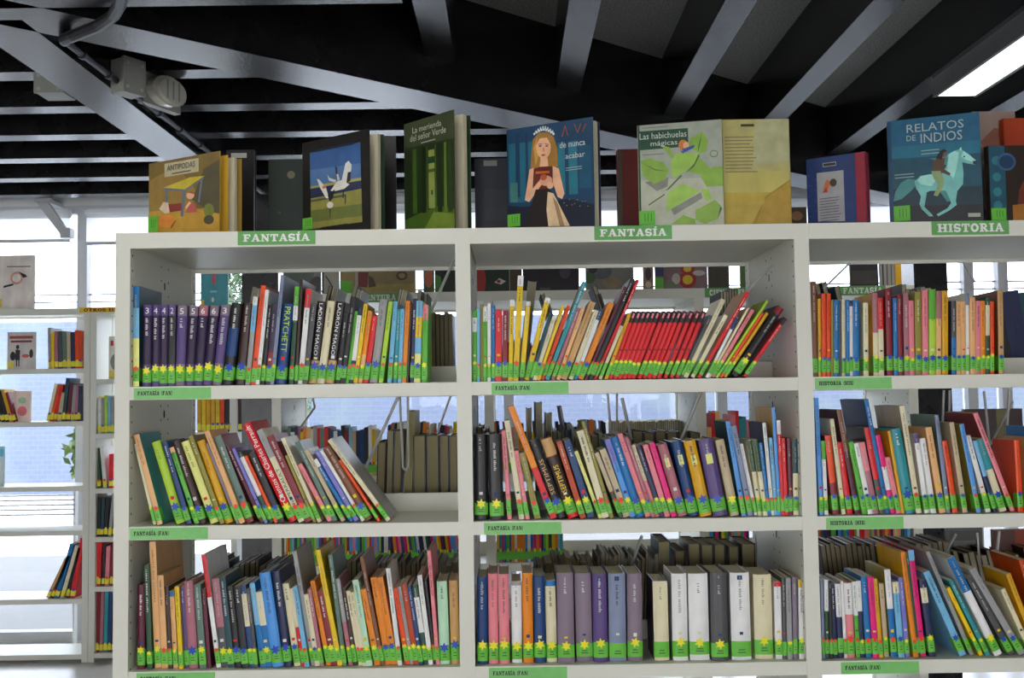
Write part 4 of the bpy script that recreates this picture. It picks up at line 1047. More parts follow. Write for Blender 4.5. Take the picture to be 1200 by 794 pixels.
# ------------------------------------------------------------------ picture books standing face-out
def ell(cx, cy, rx, ry, n=16):
    return [(cx + rx * math.cos(2 * math.pi * i / n), cy + ry * math.sin(2 * math.pi * i / n)) for i in range(n)]
def qd(x0, y0, x1, y1):
    return [(x0, y0), (x1, y0), (x1, y1), (x0, y1)]
def at_z(x, y, Z):
    d = ray(x, y)
    return CAM + d * ((Z - CAM.z) / d.z)
AK = 1.3
def A(r, g, b): return rgb(r, g, b, AK)
def picture_book(label, L, R_, near, nearY, zb, cover, art=(), texts=(), pages=.010, opening=.22, cat='book', group='books displayed face-out on the front bookcase', spine='l', back=None, sticker=None, endpaper=None, marks=()):
    """L, R_: pixel (x, y) of the upper left and right cover corners; near: which of them is nearer ('l', 'r', or 'f' for parallel)"""
    if near == 'r':
        P = at_y(R_[0], R_[1], nearY); Q = at_z(L[0], L[1], P.z); a, b = Q, P
    elif near == 'l':
        P = at_y(L[0], L[1], nearY); Q = at_z(R_[0], R_[1], P.z); a, b = P, Q
    else:
        a = at_y(L[0], L[1], nearY); b = at_y(R_[0], R_[1], nearY); P = a
    h = P.z - zb
    def vmap(u, vv):      # the board edge hides the foot of the cover; pictures were measured above it
        hid = max(0, (a.y + (b.y - a.y) * u)) * .166 / h
        return hid + vv * (1 - hid)
    v = Vector((b.x - a.x, b.y - a.y)); w = v.length; ang = math.atan2(v.y, v.x)
    t = empty('picture_book', (a.x, a.y, zb + .0006), (0, 0, ang))
    tag(t, label, cat, group)
    MB().box((0, 0, 0), (w, .0024, h)).obj('front_cover', M['cover'], t, color=cover)
    if art:
        mb = MB()
        for i, (col, poly) in enumerate(art):
            mb.face([(min(max(u, .003), .997) * w, -.0002 - .00003 * i, min(max(vmap(u, vv) if vv > .004 else 0, .003), .997) * h) for u, vv in poly], col)
        mb.obj('cover_picture', M['art'], t)
    for (s, u, vv, lw, lh, ink) in texts:
        me = text_mesh(s, lw * w, lh * h, 'h', 'cover_title')
        link('cover_title', me, t, (u * w, -.0024, vmap(u, vv) * h), ink)
    for (u0, v0, u1, n, dv, ink) in marks:      # lines of print too small to read
        mb = MB(); r = random.Random(n)
        for i in range(n):
            x1 = u1 - r.uniform(0, .25) * (u1 - u0)
            mb.face([(u0 * w, 0, (v0 - i * dv) * h), (x1 * w, 0, (v0 - i * dv) * h), (x1 * w, 0, (v0 - i * dv - dv * .3) * h), (u0 * w, 0, (v0 - i * dv - dv * .3) * h)])
        mb.obj('small_print', M['print'], t, (0, -.0022, 0), ink)
    if sticker:
        u0, u1, v0, v1 = sticker
        v0, v1 = vmap(u0, v0), vmap(u0, v1)
        s = MB().box((u0 * w, -.0030, v0 * h), (u1 * w, -.0022, v1 * h)).obj('shelf_mark_label', M['label'], t, color=LABEL_GREEN)
        for k in range(3):
            x = (u0 + (u1 - u0) * (.35 + .2 * k)) * w
            MB().box((x, -.0033, (v0 + .25 * (v1 - v0)) * h), (x + .0012, -.0031, (v0 + .8 * (v1 - v0)) * h)).obj('label_print', M['print'], s, color=(.03, .08, .02, 1))
    # page block and back cover, hinged at the spine
    blk = MB(); piv = 0 if spine == 'l' else w
    def hinge(p, an):
        x, y, z = p; x -= piv
        an = an if spine == 'l' else -an
        return (piv + x * math.cos(an) - y * math.sin(an), x * math.sin(an) + y * math.cos(an), z)
    def hbox(a_, b_, an):
        mb = MB().box(a_, b_); mb.v = [hinge(p, an) for p in mb.v]; return mb
    x0, x1 = (.004, w - .003) if spine == 'l' else (.003, w - .004)
    hbox((x0, .0035, .002), (x1, .0035 + pages, h - .003), opening * .75).obj('pages', M['pages'], t, color=PAGE)
    if endpaper:
        hbox((x0, .0028, .002), (x1, .0034, h - .003), opening * .4).obj('endpaper', M['cover'], t, color=endpaper)
    hbox((0, .0042 + pages, 0), (w, .0066 + pages, h), opening).obj('back_cover', M['cover'], t, color=back or cover)
    sp = MB().box((-.001 if spine == 'l' else w - .0005, 0, 0), (.0012 if spine == 'l' else w + .001, .006 + pages, h))
    sp.obj('spine', M['cover'], t, color=back or cover)
    return t
Z0 = ZTOP
SKIN = A(225, 165, 130)
# ANTIPODAS
def z1u(zx, zy): return ((zx - 75) / 590.0, (742 - zy) / (742 - (160 - (zx - 75) / 590.0 * 112)))
def Zp(*pts): return [z1u(*p) for p in pts]
picture_book('picture book ANTIPODAS standing half open, girl under a table on its golden cover', (175, 192), (257.5, 177), 'r', .05, Z0, A(150, 122, 56),
  art=[(A(112, 92, 42), qd(0, .30, 1, 1)), (A(140, 112, 54), [(0, .3), (0, .75), (.4, .9), (.75, .45), (.5, .3)]), (A(80, 74, 52), [(.62, .42), (.78, .8), (1, .9), (1, .2), (.8, .3)]), (A(176, 136, 50), [(0, 0), (1, 0), (1, .22), (.6, .32), (0, .3)]),
       (A(176, 166, 132), Zp((208, 160), (495, 108), (495, 225), (208, 275))), (A(186, 166, 50), Zp((200, 365), (420, 275), (545, 262), (380, 378))),
       (A(92, 104, 118), Zp((195, 365), (380, 380), (380, 395), (195, 380))), (A(92, 104, 118), Zp((360, 390), (388, 390), (368, 612), (345, 605))), (A(92, 104, 118), Zp((215, 380), (235, 380), (240, 500), (222, 500))), (A(100, 112, 126), Zp((515, 290), (530, 285), (505, 490), (488, 490))), (A(96, 106, 120), Zp((380, 385), (540, 270), (540, 285), (385, 398))),
       (A(128, 52, 44), Zp((230, 505), (355, 495), (355, 560), (235, 575))), (A(196, 176, 150), Zp((165, 545), (200, 485), (240, 490), (255, 575), (215, 585))), (SKIN, ell(*z1u(428, 430), .055, .05)), (A(170, 84, 76), Zp((385, 580), (420, 500), (470, 500), (485, 575))), (SKIN, Zp((385, 530), (420, 480), (435, 495), (395, 545))), (A(150, 80, 50), Zp((400, 405), (440, 395), (470, 420), (440, 415))),
       (A(112, 120, 50), ell(*z1u(580, 560), .07, .09)), (A(70, 66, 46), ell(*z1u(580, 640), .07, .06)), (A(206, 128, 48), ell(*z1u(230, 650), .13, .09)), (A(120, 70, 34), Zp((260, 700), (305, 640), (310, 645), (270, 712)))],
  texts=[('ANTIPODAS', .47, .885, .40, .07, (.03, .03, .03, 1))], marks=[(.34, .83, .62, 1, .05, (.12, .1, .08, 1))], pages=.012, opening=.30, back=A(150, 122, 56), sticker=(0, .14, 0, .22), endpaper=A(190, 150, 50))
picture_book('black book back with a pale barcode strip behind the ANTIPODAS book', (265, 176), (297, 174), 'f', .30, Z0, A(20, 19, 20), art=[(A(150, 150, 140), qd(.18, .90, .75, .96))], spine='r')
picture_book('dark green book with a small moon behind the crane book', (315, 187), (357, 184), 'f', .28, Z0, A(22, 34, 28), art=[(A(86, 82, 62), ell(.62, .78, .11, .055)), (A(44, 58, 48), ell(.3, .25, .04, .02))])
# cranes
def z2u(zx, zy): return ((zx - 308) / 445.0, (730 - zy) / (730 - (150 - (zx - 308) / 445.0 * 88)))
def Zq(*pts): return [z2u(*p) for p in pts]
picture_book('black framed picture book with two white dancing cranes on the cover', (354.5, 168), (432.5, 151), 'r', .05, Z0, A(26, 24, 22),
  art=[(A(48, 82, 132), Zq((360, 215), (697, 150), (700, 400), (362, 450))), (A(70, 104, 146), Zq((361, 330), (698, 290), (700, 390), (362, 440))), (A(150, 142, 78), Zq((362, 440), (700, 385), (700, 405), (362, 455))), (A(38, 46, 74), Zq((362, 455), (700, 405), (702, 460), (364, 520))), (A(128, 124, 62), Zq((364, 520), (702, 460), (706, 680), (366, 725))), (A(96, 104, 52), Zq((364, 600), (704, 560), (705, 640), (366, 680))), (A(70, 80, 60), Zq((364, 530), (600, 495), (600, 510), (364, 545))),
       (A(196, 194, 186), Zq((575, 400), (600, 290), (620, 272), (640, 300), (635, 350), (610, 420), (580, 440))), (A(34, 34, 36), Zq((615, 350), (635, 345), (632, 405), (605, 425))), (A(200, 196, 186), Zq((500, 470), (545, 405), (580, 400), (625, 430), (590, 460), (520, 475))), (A(190, 188, 180), Zq((478, 360), (495, 385), (540, 400), (530, 415), (490, 402))), (A(34, 34, 36), Zq((530, 305), (545, 315), (550, 380), (540, 385))), (A(200, 196, 186), Zq((540, 360), (552, 360), (562, 400), (548, 400))),
       (A(198, 194, 184), Zq((408, 390), (425, 395), (470, 450), (490, 520), (470, 520), (430, 450))), (A(34, 34, 36), Zq((480, 500), (530, 460), (515, 520), (495, 545))), (A(196, 190, 180), ell(*z2u(497, 565), .05, .035)), (A(40, 40, 40), Zq((495, 590), (502, 590), (498, 650), (493, 650))), (A(40, 40, 40), Zq((582, 460), (590, 460), (588, 520), (580, 520))), (A(40, 40, 40), Zq((597, 500), (604, 500), (600, 560), (594, 560))), (A(178, 110, 60), ell(*z2u(458, 445), .03, .018))],
  marks=[(.20, .90, .80, 1, .07, (.02, .03, .06, 1)), (.30, .12, .70, 1, .03, (.04, .04, .03, 1))], pages=.012, opening=.20, back=A(40, 60, 46), sticker=(.01, .16, 0, .13))
picture_book('dark book edge standing between the crane book and the green forest book', (446, 160), (464, 162), 'f', .25, Z0, A(20, 19, 19))
# La merienda del senor Verde
trunks = []
for u0, u1, c in ((.06, .13, (30, 42, 18)), (.17, .26, (58, 84, 26)), (.28, .33, (34, 48, 18)), (.36, .44, (20, 30, 14)), (.68, .76, (26, 38, 16)), (.80, .86, (84, 106, 40)), (.88, .96, (40, 58, 22)), (.45, .49, (60, 80, 30)), (.62, .66, (64, 86, 32))):
    trunks.append((A(*c), [(u0, .14), (u1, .14), (u1 - .01, .74), (u0 + .01, .74)]))
picture_book('green forest picture book La merienda del señor Verde standing half open', (473.5, 146), (531.5, 128.5), 'r', .05, Z0, A(58, 66, 42),
  art=[(A(34, 46, 22), qd(0, 0, 1, .76)), (A(66, 92, 28), [(0, 0), (1, 0), (1, .16), (.7, .2), (.3, .14), (0, .08)]), (A(104, 124, 44), [(.3, 0), (1, 0), (1, .12), (.6, .15)])] + trunks + [(A(126, 138, 70), qd(.50, .18, .62, .70)), (A(70, 88, 36), qd(.50, .50, .62, .53)), (A(34, 50, 22), qd(.55, .3, .58, .34)), (A(30, 60, 30), qd(.5, .58, .62, .64))],
  texts=[('La merienda', .48, .915, .58, .05, (.55, .58, .45, 1)), ('del señor Verde', .50, .845, .72, .055, (.55, .58, .45, 1))], marks=[(.36, .80, .66, 1, .03, (.4, .42, .3, 1))], pages=.016, opening=.24, back=A(40, 62, 36))
picture_book('dark blue book back with a barcode between forest and princess books', (556, 186), (597, 183), 'f', .28, Z0, A(22, 26, 38), art=[(A(22, 26, 38), qd(0, 0, 1, 1)), (A(110, 110, 104), qd(.26, .89, .64, .97)), (A(30, 34, 46), qd(.26, .1, .9, .55))], spine='r')
# princess
def z4u(zx, zy): return ((zx - 45) / 535.0, (745 - zy) / (745 - (148 - (zx - 45) / 535.0 * 82)))
def Zr(*pts): return [z4u(*p) for p in pts]
GOLDH = A(150, 106, 44)
picture_book('blue picture book with a crowned long-haired princess, titled de nunca acabar', (594, 152.5), (694.5, 137), 'r', .05, Z0, A(22, 62, 92),
  art=[(A(20, 58, 88), qd(0, 0, 1, 1)), (A(26, 92, 112), qd(.02, .25, .30, .85)), (A(34, 104, 120), qd(.60, .3, .82, .8)), (A(20, 74, 100), qd(.84, .35, .97, .75)), (A(18, 50, 80), qd(.10, .3, .15, .95)), (A(18, 50, 80), qd(.22, .3, .25, .95)), (A(18, 56, 86), qd(.68, .3, .72, .9)), (A(60, 110, 106), qd(.03, .25, .12, .45)), (A(18, 26, 44), [(0, 0), (1, 0), (1, .2), (.7, .26), (.2, .2), (0, .22)]),
       (GOLDH, Zr((195, 390), (200, 300), (212, 205), (250, 165), (300, 160), (342, 190), (362, 260), (366, 375), (290, 390))), (A(188, 140, 66), Zr((225, 370), (215, 260), (240, 190), (250, 300))), (SKIN, Zr((258, 320), (302, 320), (306, 390), (250, 390))), (SKIN, [z4u(277 + 46 * math.cos(i * .4), 255 + 72 * math.sin(i * .4)) for i in range(16)]), (GOLDH, Zr((232, 240), (245, 180), (300, 175), (322, 240), (300, 195), (255, 200))),
       (A(80, 46, 32), ell(*z4u(257, 247), .018, .008, 8)), (A(80, 46, 32), ell(*z4u(298, 247), .018, .008, 8)), (A(150, 60, 54), ell(*z4u(275, 303), .026, .009, 8)), (A(190, 126, 96), Zr((274, 255), (282, 255), (284, 280), (270, 280))), (A(96, 60, 40), Zr((244, 235), (270, 232), (270, 236), (244, 239))), (A(96, 60, 40), Zr((286, 232), (312, 235), (312, 239), (286, 236))),
       (A(92, 34, 24), Zr((205, 390), (255, 375), (330, 372), (328, 470), (305, 525), (200, 515))), (A(190, 92, 30), Zr((225, 405), (312, 400), (312, 415), (225, 420))), (SKIN, Zr((188, 390), (215, 382), (205, 510), (268, 438), (288, 452), (182, 592), (155, 580))), (SKIN, Zr((333, 372), (370, 385), (402, 540), (388, 576), (360, 562), (332, 470))), (A(206, 148, 116), ell(*z4u(290, 462), .075, .05)), (A(170, 80, 40), ell(*z4u(275, 440), .04, .03)), (A(212, 160, 130), ell(*z4u(315, 490), .04, .035)),
       (A(30, 20, 18), Zr((225, 515), (312, 512), (432, 742), (150, 742))), (A(206, 178, 140), Zr((300, 530), (335, 540), (432, 742), (300, 742), (290, 640))), (A(150, 118, 84), Zr((330, 560), (360, 600), (400, 742), (370, 742)))]
      + [(A(200, 206, 200), ell(*z4u(222 + 15 * i, 172 - 26 * math.sin(i * math.pi / 8)), .013, .013, 8)) for i in range(9)] + [(A(190, 196, 196), ell(*z4u(232 + 15 * i, 160 - 28 * math.sin(i * math.pi / 7)), .009, .016, 8)) for i in range(8)]
      + [(A(190, 140, 60), ell(*z4u(400 + 16 * i, 600 + 22 * math.sin(i * 2.3)), .006, .005, 6)) for i in range(10)] + [(A(150, 80, 40), poly) for poly in [[z4u(x + a, y + b) for x, y in pts] for a, b, pts in ((0, 0, stroke([(395, 190), (415, 120), (430, 185)], 5)[0]), (0, 0, stroke([(395, 190), (415, 120), (430, 185)], 5)[1]), (0, 0, stroke([(470, 110), (490, 165)], 5)[0]), (0, 0, stroke([(490, 165), (510, 110)], 5)[0]), (0, 0, stroke([(520, 160), (540, 110)], 5)[0]))]],
  texts=[('de nunca', .77, .775, .29, .055, (.62, .66, .66, 1)), ('acabar', .80, .665, .22, .05, (.62, .66, .66, 1))], marks=[(.69, .575, .93, 2, .02, (.4, .5, .5, 1))], pages=.016, opening=.13, back=A(20, 34, 58), sticker=(0, .15, 0, .125))
picture_book('dark red book standing behind, left of the beanstalk picture book', (724, 175), (752, 172), 'f', .22, Z0, A(96, 34, 30), art=[(A(60, 52, 34), qd(0, 0, .16, 1))])
# beanstalk
def z5u(zx, zy): return ((zx - 190) / 555.0, (755 - zy) / (755 - (95 - (zx - 190) / 555.0 * 40)))
def Zs(*pts): return [z5u(*p) for p in pts]
LF, LF2, LD = A(122, 158, 58), A(142, 178, 74), A(70, 104, 38)
picture_book('pale picture book Las habichuelas mágicas with big green bean leaves', (747, 147.5), (845.5, 140), 'r', .04, Z0, A(150, 156, 138),
  art=[(A(146, 152, 138), qd(0, 0, 1, 1)), (A(164, 166, 146), qd(0, 0, 1, .45)), (A(120, 122, 112), Zs((230, 470), (390, 440), (380, 500), (310, 530))), (A(120, 122, 112), Zs((400, 650), (600, 540), (610, 580), (420, 690))), (A(24, 66, 44), Zs((192, 135), (525, 112), (525, 235), (192, 260))), (A(24, 66, 44), qd(0, 0, .025, 1)),
       (LF, Zs((203, 330), (270, 312), (360, 340), (392, 390), (370, 450), (292, 482), (222, 432))), (LD, Zs((205, 335), (300, 385), (385, 400), (300, 392))), (LF, Zs((620, 135), (655, 200), (640, 270), (600, 282), (525, 240), (540, 180))), (LD, Zs((615, 145), (600, 230), (585, 280), (590, 230))), (LF, Zs((345, 225), (400, 240), (430, 300), (420, 320))), (LF, Zs((600, 310), (690, 415), (620, 432), (510, 400))), (LF, Zs((600, 440), (680, 372), (745, 370), (745, 500), (640, 505))),
       (LF2, Zs((402, 340), (450, 282), (592, 282), (580, 330), (500, 400), (430, 442), (410, 420))), (LD, Zs((590, 285), (598, 300), (560, 370), (500, 415), (560, 350))), (LF2, Zs((382, 540), (480, 482), (592, 532), (500, 592), (368, 672))), (LD, Zs((470, 425), (480, 430), (390, 520), (365, 530))), (LF, Zs((560, 660), (690, 592), (722, 640), (700, 722), (620, 752), (560, 722))), (LF, Zs((400, 750), (480, 690), (560, 720), (560, 752))), (LD, Zs((690, 590), (722, 640), (700, 725), (735, 650))), (LF2, Zs((600, 520), (650, 520), (672, 590), (630, 600))), (LD, Zs((250, 620), (360, 548), (364, 555), (256, 626))),
       (A(190, 110, 50), ell(*z5u(490, 225), .055, .05)), (SKIN, ell(*z5u(510, 228), .035, .035)), (A(50, 80, 140), Zs((480, 255), (570, 222), (560, 245), (500, 275))), (A(50, 80, 140), Zs((470, 262), (500, 268), (490, 285))), (A(90, 110, 70), ell(*z5u(690, 285), .05, .035)), (A(146, 152, 138), ell(*z5u(690, 285), .04, .026))],
  texts=[('Las habichuelas', .305, .885, .56, .058, (.62, .66, .60, 1)), ('mágicas', .315, .80, .32, .06, (.62, .66, .60, 1))], marks=[(.05, .975, .38, 1, .03, (.2, .2, .2, 1)), (.05, .72, .32, 1, .03, (.2, .22, .2, 1))], pages=.012, opening=.12, back=A(140, 140, 100), sticker=(0, .19, 0, .14))
picture_book('pale yellow book back with lines of print beside the bean leaves', (846, 140.5), (924, 141.5), 'f', .06, Z0, A(172, 162, 90),
  art=[(A(166, 158, 100), qd(0, .5, 1, 1)), (A(162, 160, 120), [(.45, .55), (1, .6), (1, 1), (.5, 1)]), (A(168, 146, 58), qd(0, 0, 1, .3)), (A(146, 116, 36), [(.38, 0), (.46, .0), (.62, .26), (1, .42), (1, .40), (.6, .22)]), (A(158, 128, 44), [(.46, 0), (1, 0), (1, .40), (.62, .24)]), (A(48, 48, 40), qd(.28, .93, .48, .955))],
  marks=[(.03, .84, .52, 11, .032, (.25, .2, .08, 1))], spine='r', pages=.010, opening=.1, back=A(140, 128, 60))
picture_book('small brown picture book far back between yellow and blue books', (922, 243), (945, 243), 'f', .42, Z0, A(70, 52, 32), art=[(A(140, 96, 50), ell(.5, .45, .3, .3))])
picture_book('blue book back with red spine and white text panel', (944.5, 187.5), (1013, 177.5), 'r', .06, Z0, A(32, 48, 92),
  art=[(A(30, 50, 98), qd(0, 0, .83, 1)), (A(136, 24, 46), qd(.84, 0, 1, 1)), (A(150, 148, 150), qd(.18, .02, .64, .77)), (A(180, 100, 50), [(.28, .50), (.36, .48), (.42, .62), (.34, .66)]), (A(70, 50, 36), ell(.46, .60, .06, .06)), (A(160, 40, 36), [(.27, .46), (.36, .46), (.34, .54)]), (A(150, 150, 140), qd(.29, .85, .52, .91)), (A(40, 40, 40), qd(.30, .86, .51, .90))] + [(A(54, 72, 120), ell(.05 + .1 * (i % 2), .1 + .08 * i, .02, .012, 6)) for i in range(9)],
  marks=[(.22, .44, .60, 11, .038, (.15, .15, .18, 1))], spine='r', pages=.016, opening=.15, back=A(110, 20, 40))
# RELATOS DE INDIOS
def z7u(zx, zy): return ((zx - 66) / 506.0, (668 - zy) / (668 - (132 - (zx - 66) / 506.0 * 54)))
def Zt(*pts): return [z7u(*p) for p in pts]
HB, HL, HD = A(110, 176, 170), A(150, 206, 196), A(66, 126, 126)
picture_book('teal picture book RELATOS DE INDIOS with a rider on a white horse', (1040, 142.5), (1147.5, 131), 'r', .04, Z0, A(28, 78, 104),
  art=[(A(26, 86, 116), qd(0, .62, 1, 1)), (A(30, 100, 122), qd(0, .62, 1, .74)), (A(24, 72, 88), qd(0, .3, 1, .62)), (A(20, 46, 58), qd(0, .14, 1, .32)), (A(26, 28, 32), qd(0, 0, 1, .15)), (A(20, 62, 92), qd(0, 0, .035, 1)),
       (HD, Zt((215, 445), (170, 440), (130, 460), (95, 510), (84, 560), (130, 548), (190, 500), (218, 468))), (HB, Zt((205, 455), (240, 425), (300, 415), (350, 425), (385, 370), (392, 310), (430, 290), (455, 284), (480, 290), (510, 312), (550, 348), (540, 366), (500, 360), (470, 352), (475, 410), (470, 470), (440, 505), (380, 520), (330, 505), (290, 505), (255, 520), (215, 498))), (HL, Zt((240, 425), (300, 415), (330, 440), (300, 480), (240, 470), (222, 450))), (HL, Zt((400, 310), (430, 292), (455, 300), (440, 380), (420, 440), (385, 400))), (HL, Zt((480, 292), (510, 312), (548, 348), (530, 352), (490, 340), (465, 320))),
       (HB, Zt((375, 505), (440, 495), (428, 560), (432, 582), (390, 612), (330, 642), (320, 632), (380, 600), (402, 572))), (HD, Zt((340, 505), (375, 505), (400, 560), (380, 565))), (HB, Zt((215, 490), (275, 495), (265, 545), (255, 590), (292, 628), (302, 642), (280, 642), (240, 602), (228, 575), (238, 535))), (HD, Zt((385, 370), (395, 330), (380, 300), (330, 330), (290, 330), (340, 345))), (A(30, 34, 36), ell(*z7u(482, 322), .01, .008, 8)), (A(40, 50, 54), Zt((528, 345), (550, 345), (545, 366), (528, 362))), (HL, Zt((455, 284), (468, 268), (472, 290))),
       (A(86, 62, 46), Zt((312, 345), (340, 325), (378, 330), (368, 388), (405, 412), (400, 425), (345, 402), (310, 402))), (A(110, 80, 60), ell(*z7u(372, 305), .028, .034)), (A(34, 28, 26), Zt((330, 330), (345, 295), (375, 280), (392, 292), (372, 300), (358, 340))), (A(130, 150, 104), Zt((300, 400), (350, 398), (370, 440), (365, 480), (330, 535), (308, 530), (335, 470), (312, 440))), (A(160, 160, 140), qd(.84, .035, .97, .07))],
  texts=[('RELATOS', .52, .905, .62, .075, (.46, .56, .54, 1)), ('DE', .255, .81, .10, .05, (.46, .56, .54, 1)), ('INDIOS', .585, .80, .45, .085, (.46, .56, .54, 1))], marks=[(.36, .70, .62, 2, .03, (.3, .42, .44, 1)), (.06, .50, .34, 2, .028, (.3, .42, .44, 1))], pages=.012, opening=.16, back=A(26, 66, 92), sticker=(.035, .215, .0, .15))
picture_book('pinkish picture book mostly hidden behind RELATOS DE INDIOS', (1140, 131), (1189, 127), 'f', .16, Z0, A(132, 112, 104), art=[(A(120, 74, 60), [(.15, .72), (.5, .85), (.9, .8), (.9, .7), (.3, .62)]), (A(170, 150, 140), qd(.1, .1, .95, .55)), (A(80, 30, 36), ell(.4, .4, .12, .03)), (A(30, 40, 50), ell(.4, .3, .12, .03)), (A(60, 30, 30), ell(.4, .18, .12, .03))])
picture_book('orange book standing behind at the right edge of the picture', (1176, 139), (1246, 133), 'f', .14, Z0, A(150, 52, 22))
picture_book('dark adventure book with teal side strip at the right edge', (1158, 171), (1243, 163), 'f', .05, Z0, A(38, 26, 18),
  art=[(A(26, 74, 92), qd(0, 0, .22, 1)), (A(44, 110, 120), ell(.10, .80, .06, .06)), (A(44, 110, 120), ell(.10, .58, .06, .06)), (A(44, 110, 120), ell(.10, .38, .06, .06)), (A(44, 110, 120), ell(.10, .2, .06, .06)), (A(96, 38, 20), [(.35, .1), (.6, .15), (.7, .5), (.5, .6), (.4, .4)]), (A(150, 96, 34), [(.3, 0), (.55, 0), (.5, .22), (.3, .2)]), (A(120, 60, 26), ell(.75, .3, .14, .2)), (A(52, 84, 120), ell(.24, .78, .13, .12)), (A(20, 50, 80), ell(.24, .78, .10, .09))], sticker=(0, .2, 0, .16))

# face-out books on top of the second bookcase and by the windows
G2 = 'books displayed face-out on the second bookcase'
def simple(label, x0, x1, ht, col, art=(), Y=Y2 + .05, z=ZTOP, group=G2, sticker=None):
    a = at_y(x0, 340, Y); b = at_y(x1, 340, Y)
    t = empty('picture_book', (a.x, Y, z + .0006))
    tag(t, label, 'book', group)
    w = b.x - a.x
    MB().box((0, 0, 0), (w, .002, ht)).obj('front_cover', M['cover'], t, color=col)
    MB().box((.002, .002, .001), (w - .002, .012, ht - .002)).obj('pages', M['pages'], t, color=PAGE)
    MB().box((0, .012, 0), (w, .014, ht)).obj('back_cover', M['cover'], t, color=col)
    if art:
        mb = MB()
        for i, (c, poly) in enumerate(art):
            mb.face([(min(max(u, .004), .996) * w, -.0002 - .00004 * i, min(max(v, .004), .996) * ht) for u, v in poly], c)
        mb.obj('cover_picture', M['art'], t)
    if sticker:
        u0, u1, v0, v1 = sticker
        MB().box((u0 * w, -.003, v0 * ht), (u1 * w, -.0024, v1 * ht)).obj('shelf_mark_label', M['label'], t, color=LABEL_GREEN)
H2 = .21
simple('grey green book at the left end above the AVENTURA sign', 332, 376, H2, A(82, 90, 84), [(A(110, 112, 108), [(.7, .0), (1, 0), (1, .4), (.85, .5)]), (A(70, 60, 62), ell(.9, .2, .2, .14))])
simple('white comic with black lines left of the tan book', 377, 397.5, H2, A(150, 148, 136), [(A(24, 24, 24), qd(0, 0, .12, 1)), (A(24, 24, 24), [(.2, .35), (.26, .35), (.75, .1), (.7, .08)]), (A(24, 24, 24), qd(.12, 0, 1, .03))])
simple('wide tan picture book with red figure above the AVENTURA sign', 398.5, 487, H2, A(140, 120, 74), [(A(150, 132, 66), qd(0, 0, 1, .18)), (A(130, 112, 70), qd(.18, .18, 1, 1)), (A(110, 34, 30), [(.24, .14), (.36, .12), (.38, .4), (.24, .42)]), (A(150, 140, 124), qd(.20, .14, .24, .4)), (A(64, 50, 30), [(.38, .12), (.48, .14), (.44, .3), (.38, .34)]), (A(80, 48, 30), ell(.82, .33, .075, .085)), (A(140, 120, 80), ell(.82, .33, .045, .05))], sticker=(0, .16, .02, .25))
simple('narrow book with an orange face beside the tan book', 496, 509, H2, A(70, 90, 50), [(A(176, 96, 60), ell(.5, .3, .4, .2))])
simple('dark green book right of the narrow orange one', 509.5, 534, H2, A(26, 42, 30), [(A(60, 120, 50), [(0, 0), (.4, 0), (.3, .3), (0, .35)])])
simple('dark green picture book with a red ball on the left', 558, 597, H2, A(30, 48, 36), [(A(150, 28, 26), ell(.08, .22, .22, .3)), (A(190, 180, 170), [(.55, .18), (.75, .14), (.9, .2), (.7, .26)]), (A(150, 30, 30), ell(.68, .2, .06, .03))])
simple('olive brown book edge beside the dark purple one', 597.5, 612, H2, A(74, 62, 40))
simple('dark purple picture book with shadowy figure', 612.5, 679, H2, A(40, 34, 44), [(A(30, 24, 30), ell(.45, .3, .2, .3)), (A(66, 56, 70), ell(.75, .35, .1, .12)), (A(70, 66, 66), qd(.3, .03, .48, .07))])
simple('pale grey blue picture book with faded scene', 686.5, 743, H2, A(116, 116, 110), [(A(90, 96, 100), ell(.3, .35, .25, .14)), (A(60, 90, 50), ell(.08, .25, .12, .12)), (A(140, 120, 96), ell(.55, .15, .2, .1)), (A(50, 46, 50), ell(.15, .42, .1, .1))])
simple('small speckled picture book left of the flowery one', 754, 766, H2, A(140, 110, 100), [(A(60, 40, 60), ell(.5, .3, .3, .12)), (A(190, 170, 150), ell(.5, .1, .3, .06))])
simple('colourful picture book with yellow and red flowers', 768, 829.5, H2, A(120, 96, 100), [(A(40, 50, 90), qd(0, .25, .16, .5)), (A(150, 30, 30), ell(.62, .18, .17, .16, 12)), (A(206, 176, 40), ell(.62, .18, .10, .09, 10)), (A(150, 40, 40), ell(.62, .38, .14, .1, 12)), (A(206, 176, 40), ell(.62, .38, .08, .06, 10)), (A(180, 176, 170), ell(.84, .30, .12, .05)), (A(180, 170, 160), ell(.40, .2, .08, .1)), (A(90, 110, 80), ell(.28, .1, .1, .06))], sticker=(0, .16, 0, .22))
simple('dark olive book at the right of the flowery one', 830.5, 855, H2, A(66, 62, 50))
simple('green and cream book edge before the right panel', 868, 874, H2, A(80, 110, 60))
simple('dark book standing above the left of the far FANTASÍA sign', 997, 1030, H2, A(44, 42, 42), [(A(60, 58, 54), qd(.05, .05, .95, .3))])
simple('yellow spined book among grey ones by the far sign', 1050, 1057, H2, A(216, 166, 30))
simple('grey white books beside the yellow spine', 1032, 1049, H2, A(150, 146, 140), [(A(50, 44, 50), qd(.15, 0, .25, 1)), (A(60, 50, 60), qd(.45, 0, .52, 1)), (A(40, 40, 40), qd(.75, 0, .8, 1))])
G3 = 'books displayed face-out on the window bookcases'
WB = 1.7
def Wc(r, g, b): return rgb(r, g, b, 1.2)
def wsimple(label, x0, x1, y_top, z, col, art=(), sticker=None):
    Yw = WCY + .05
    ht = at_y((x0 + x1) / 2, y_top, Yw).z - z
    simple(label, x0, x1, ht, col, art, Yw, z, G3, None)
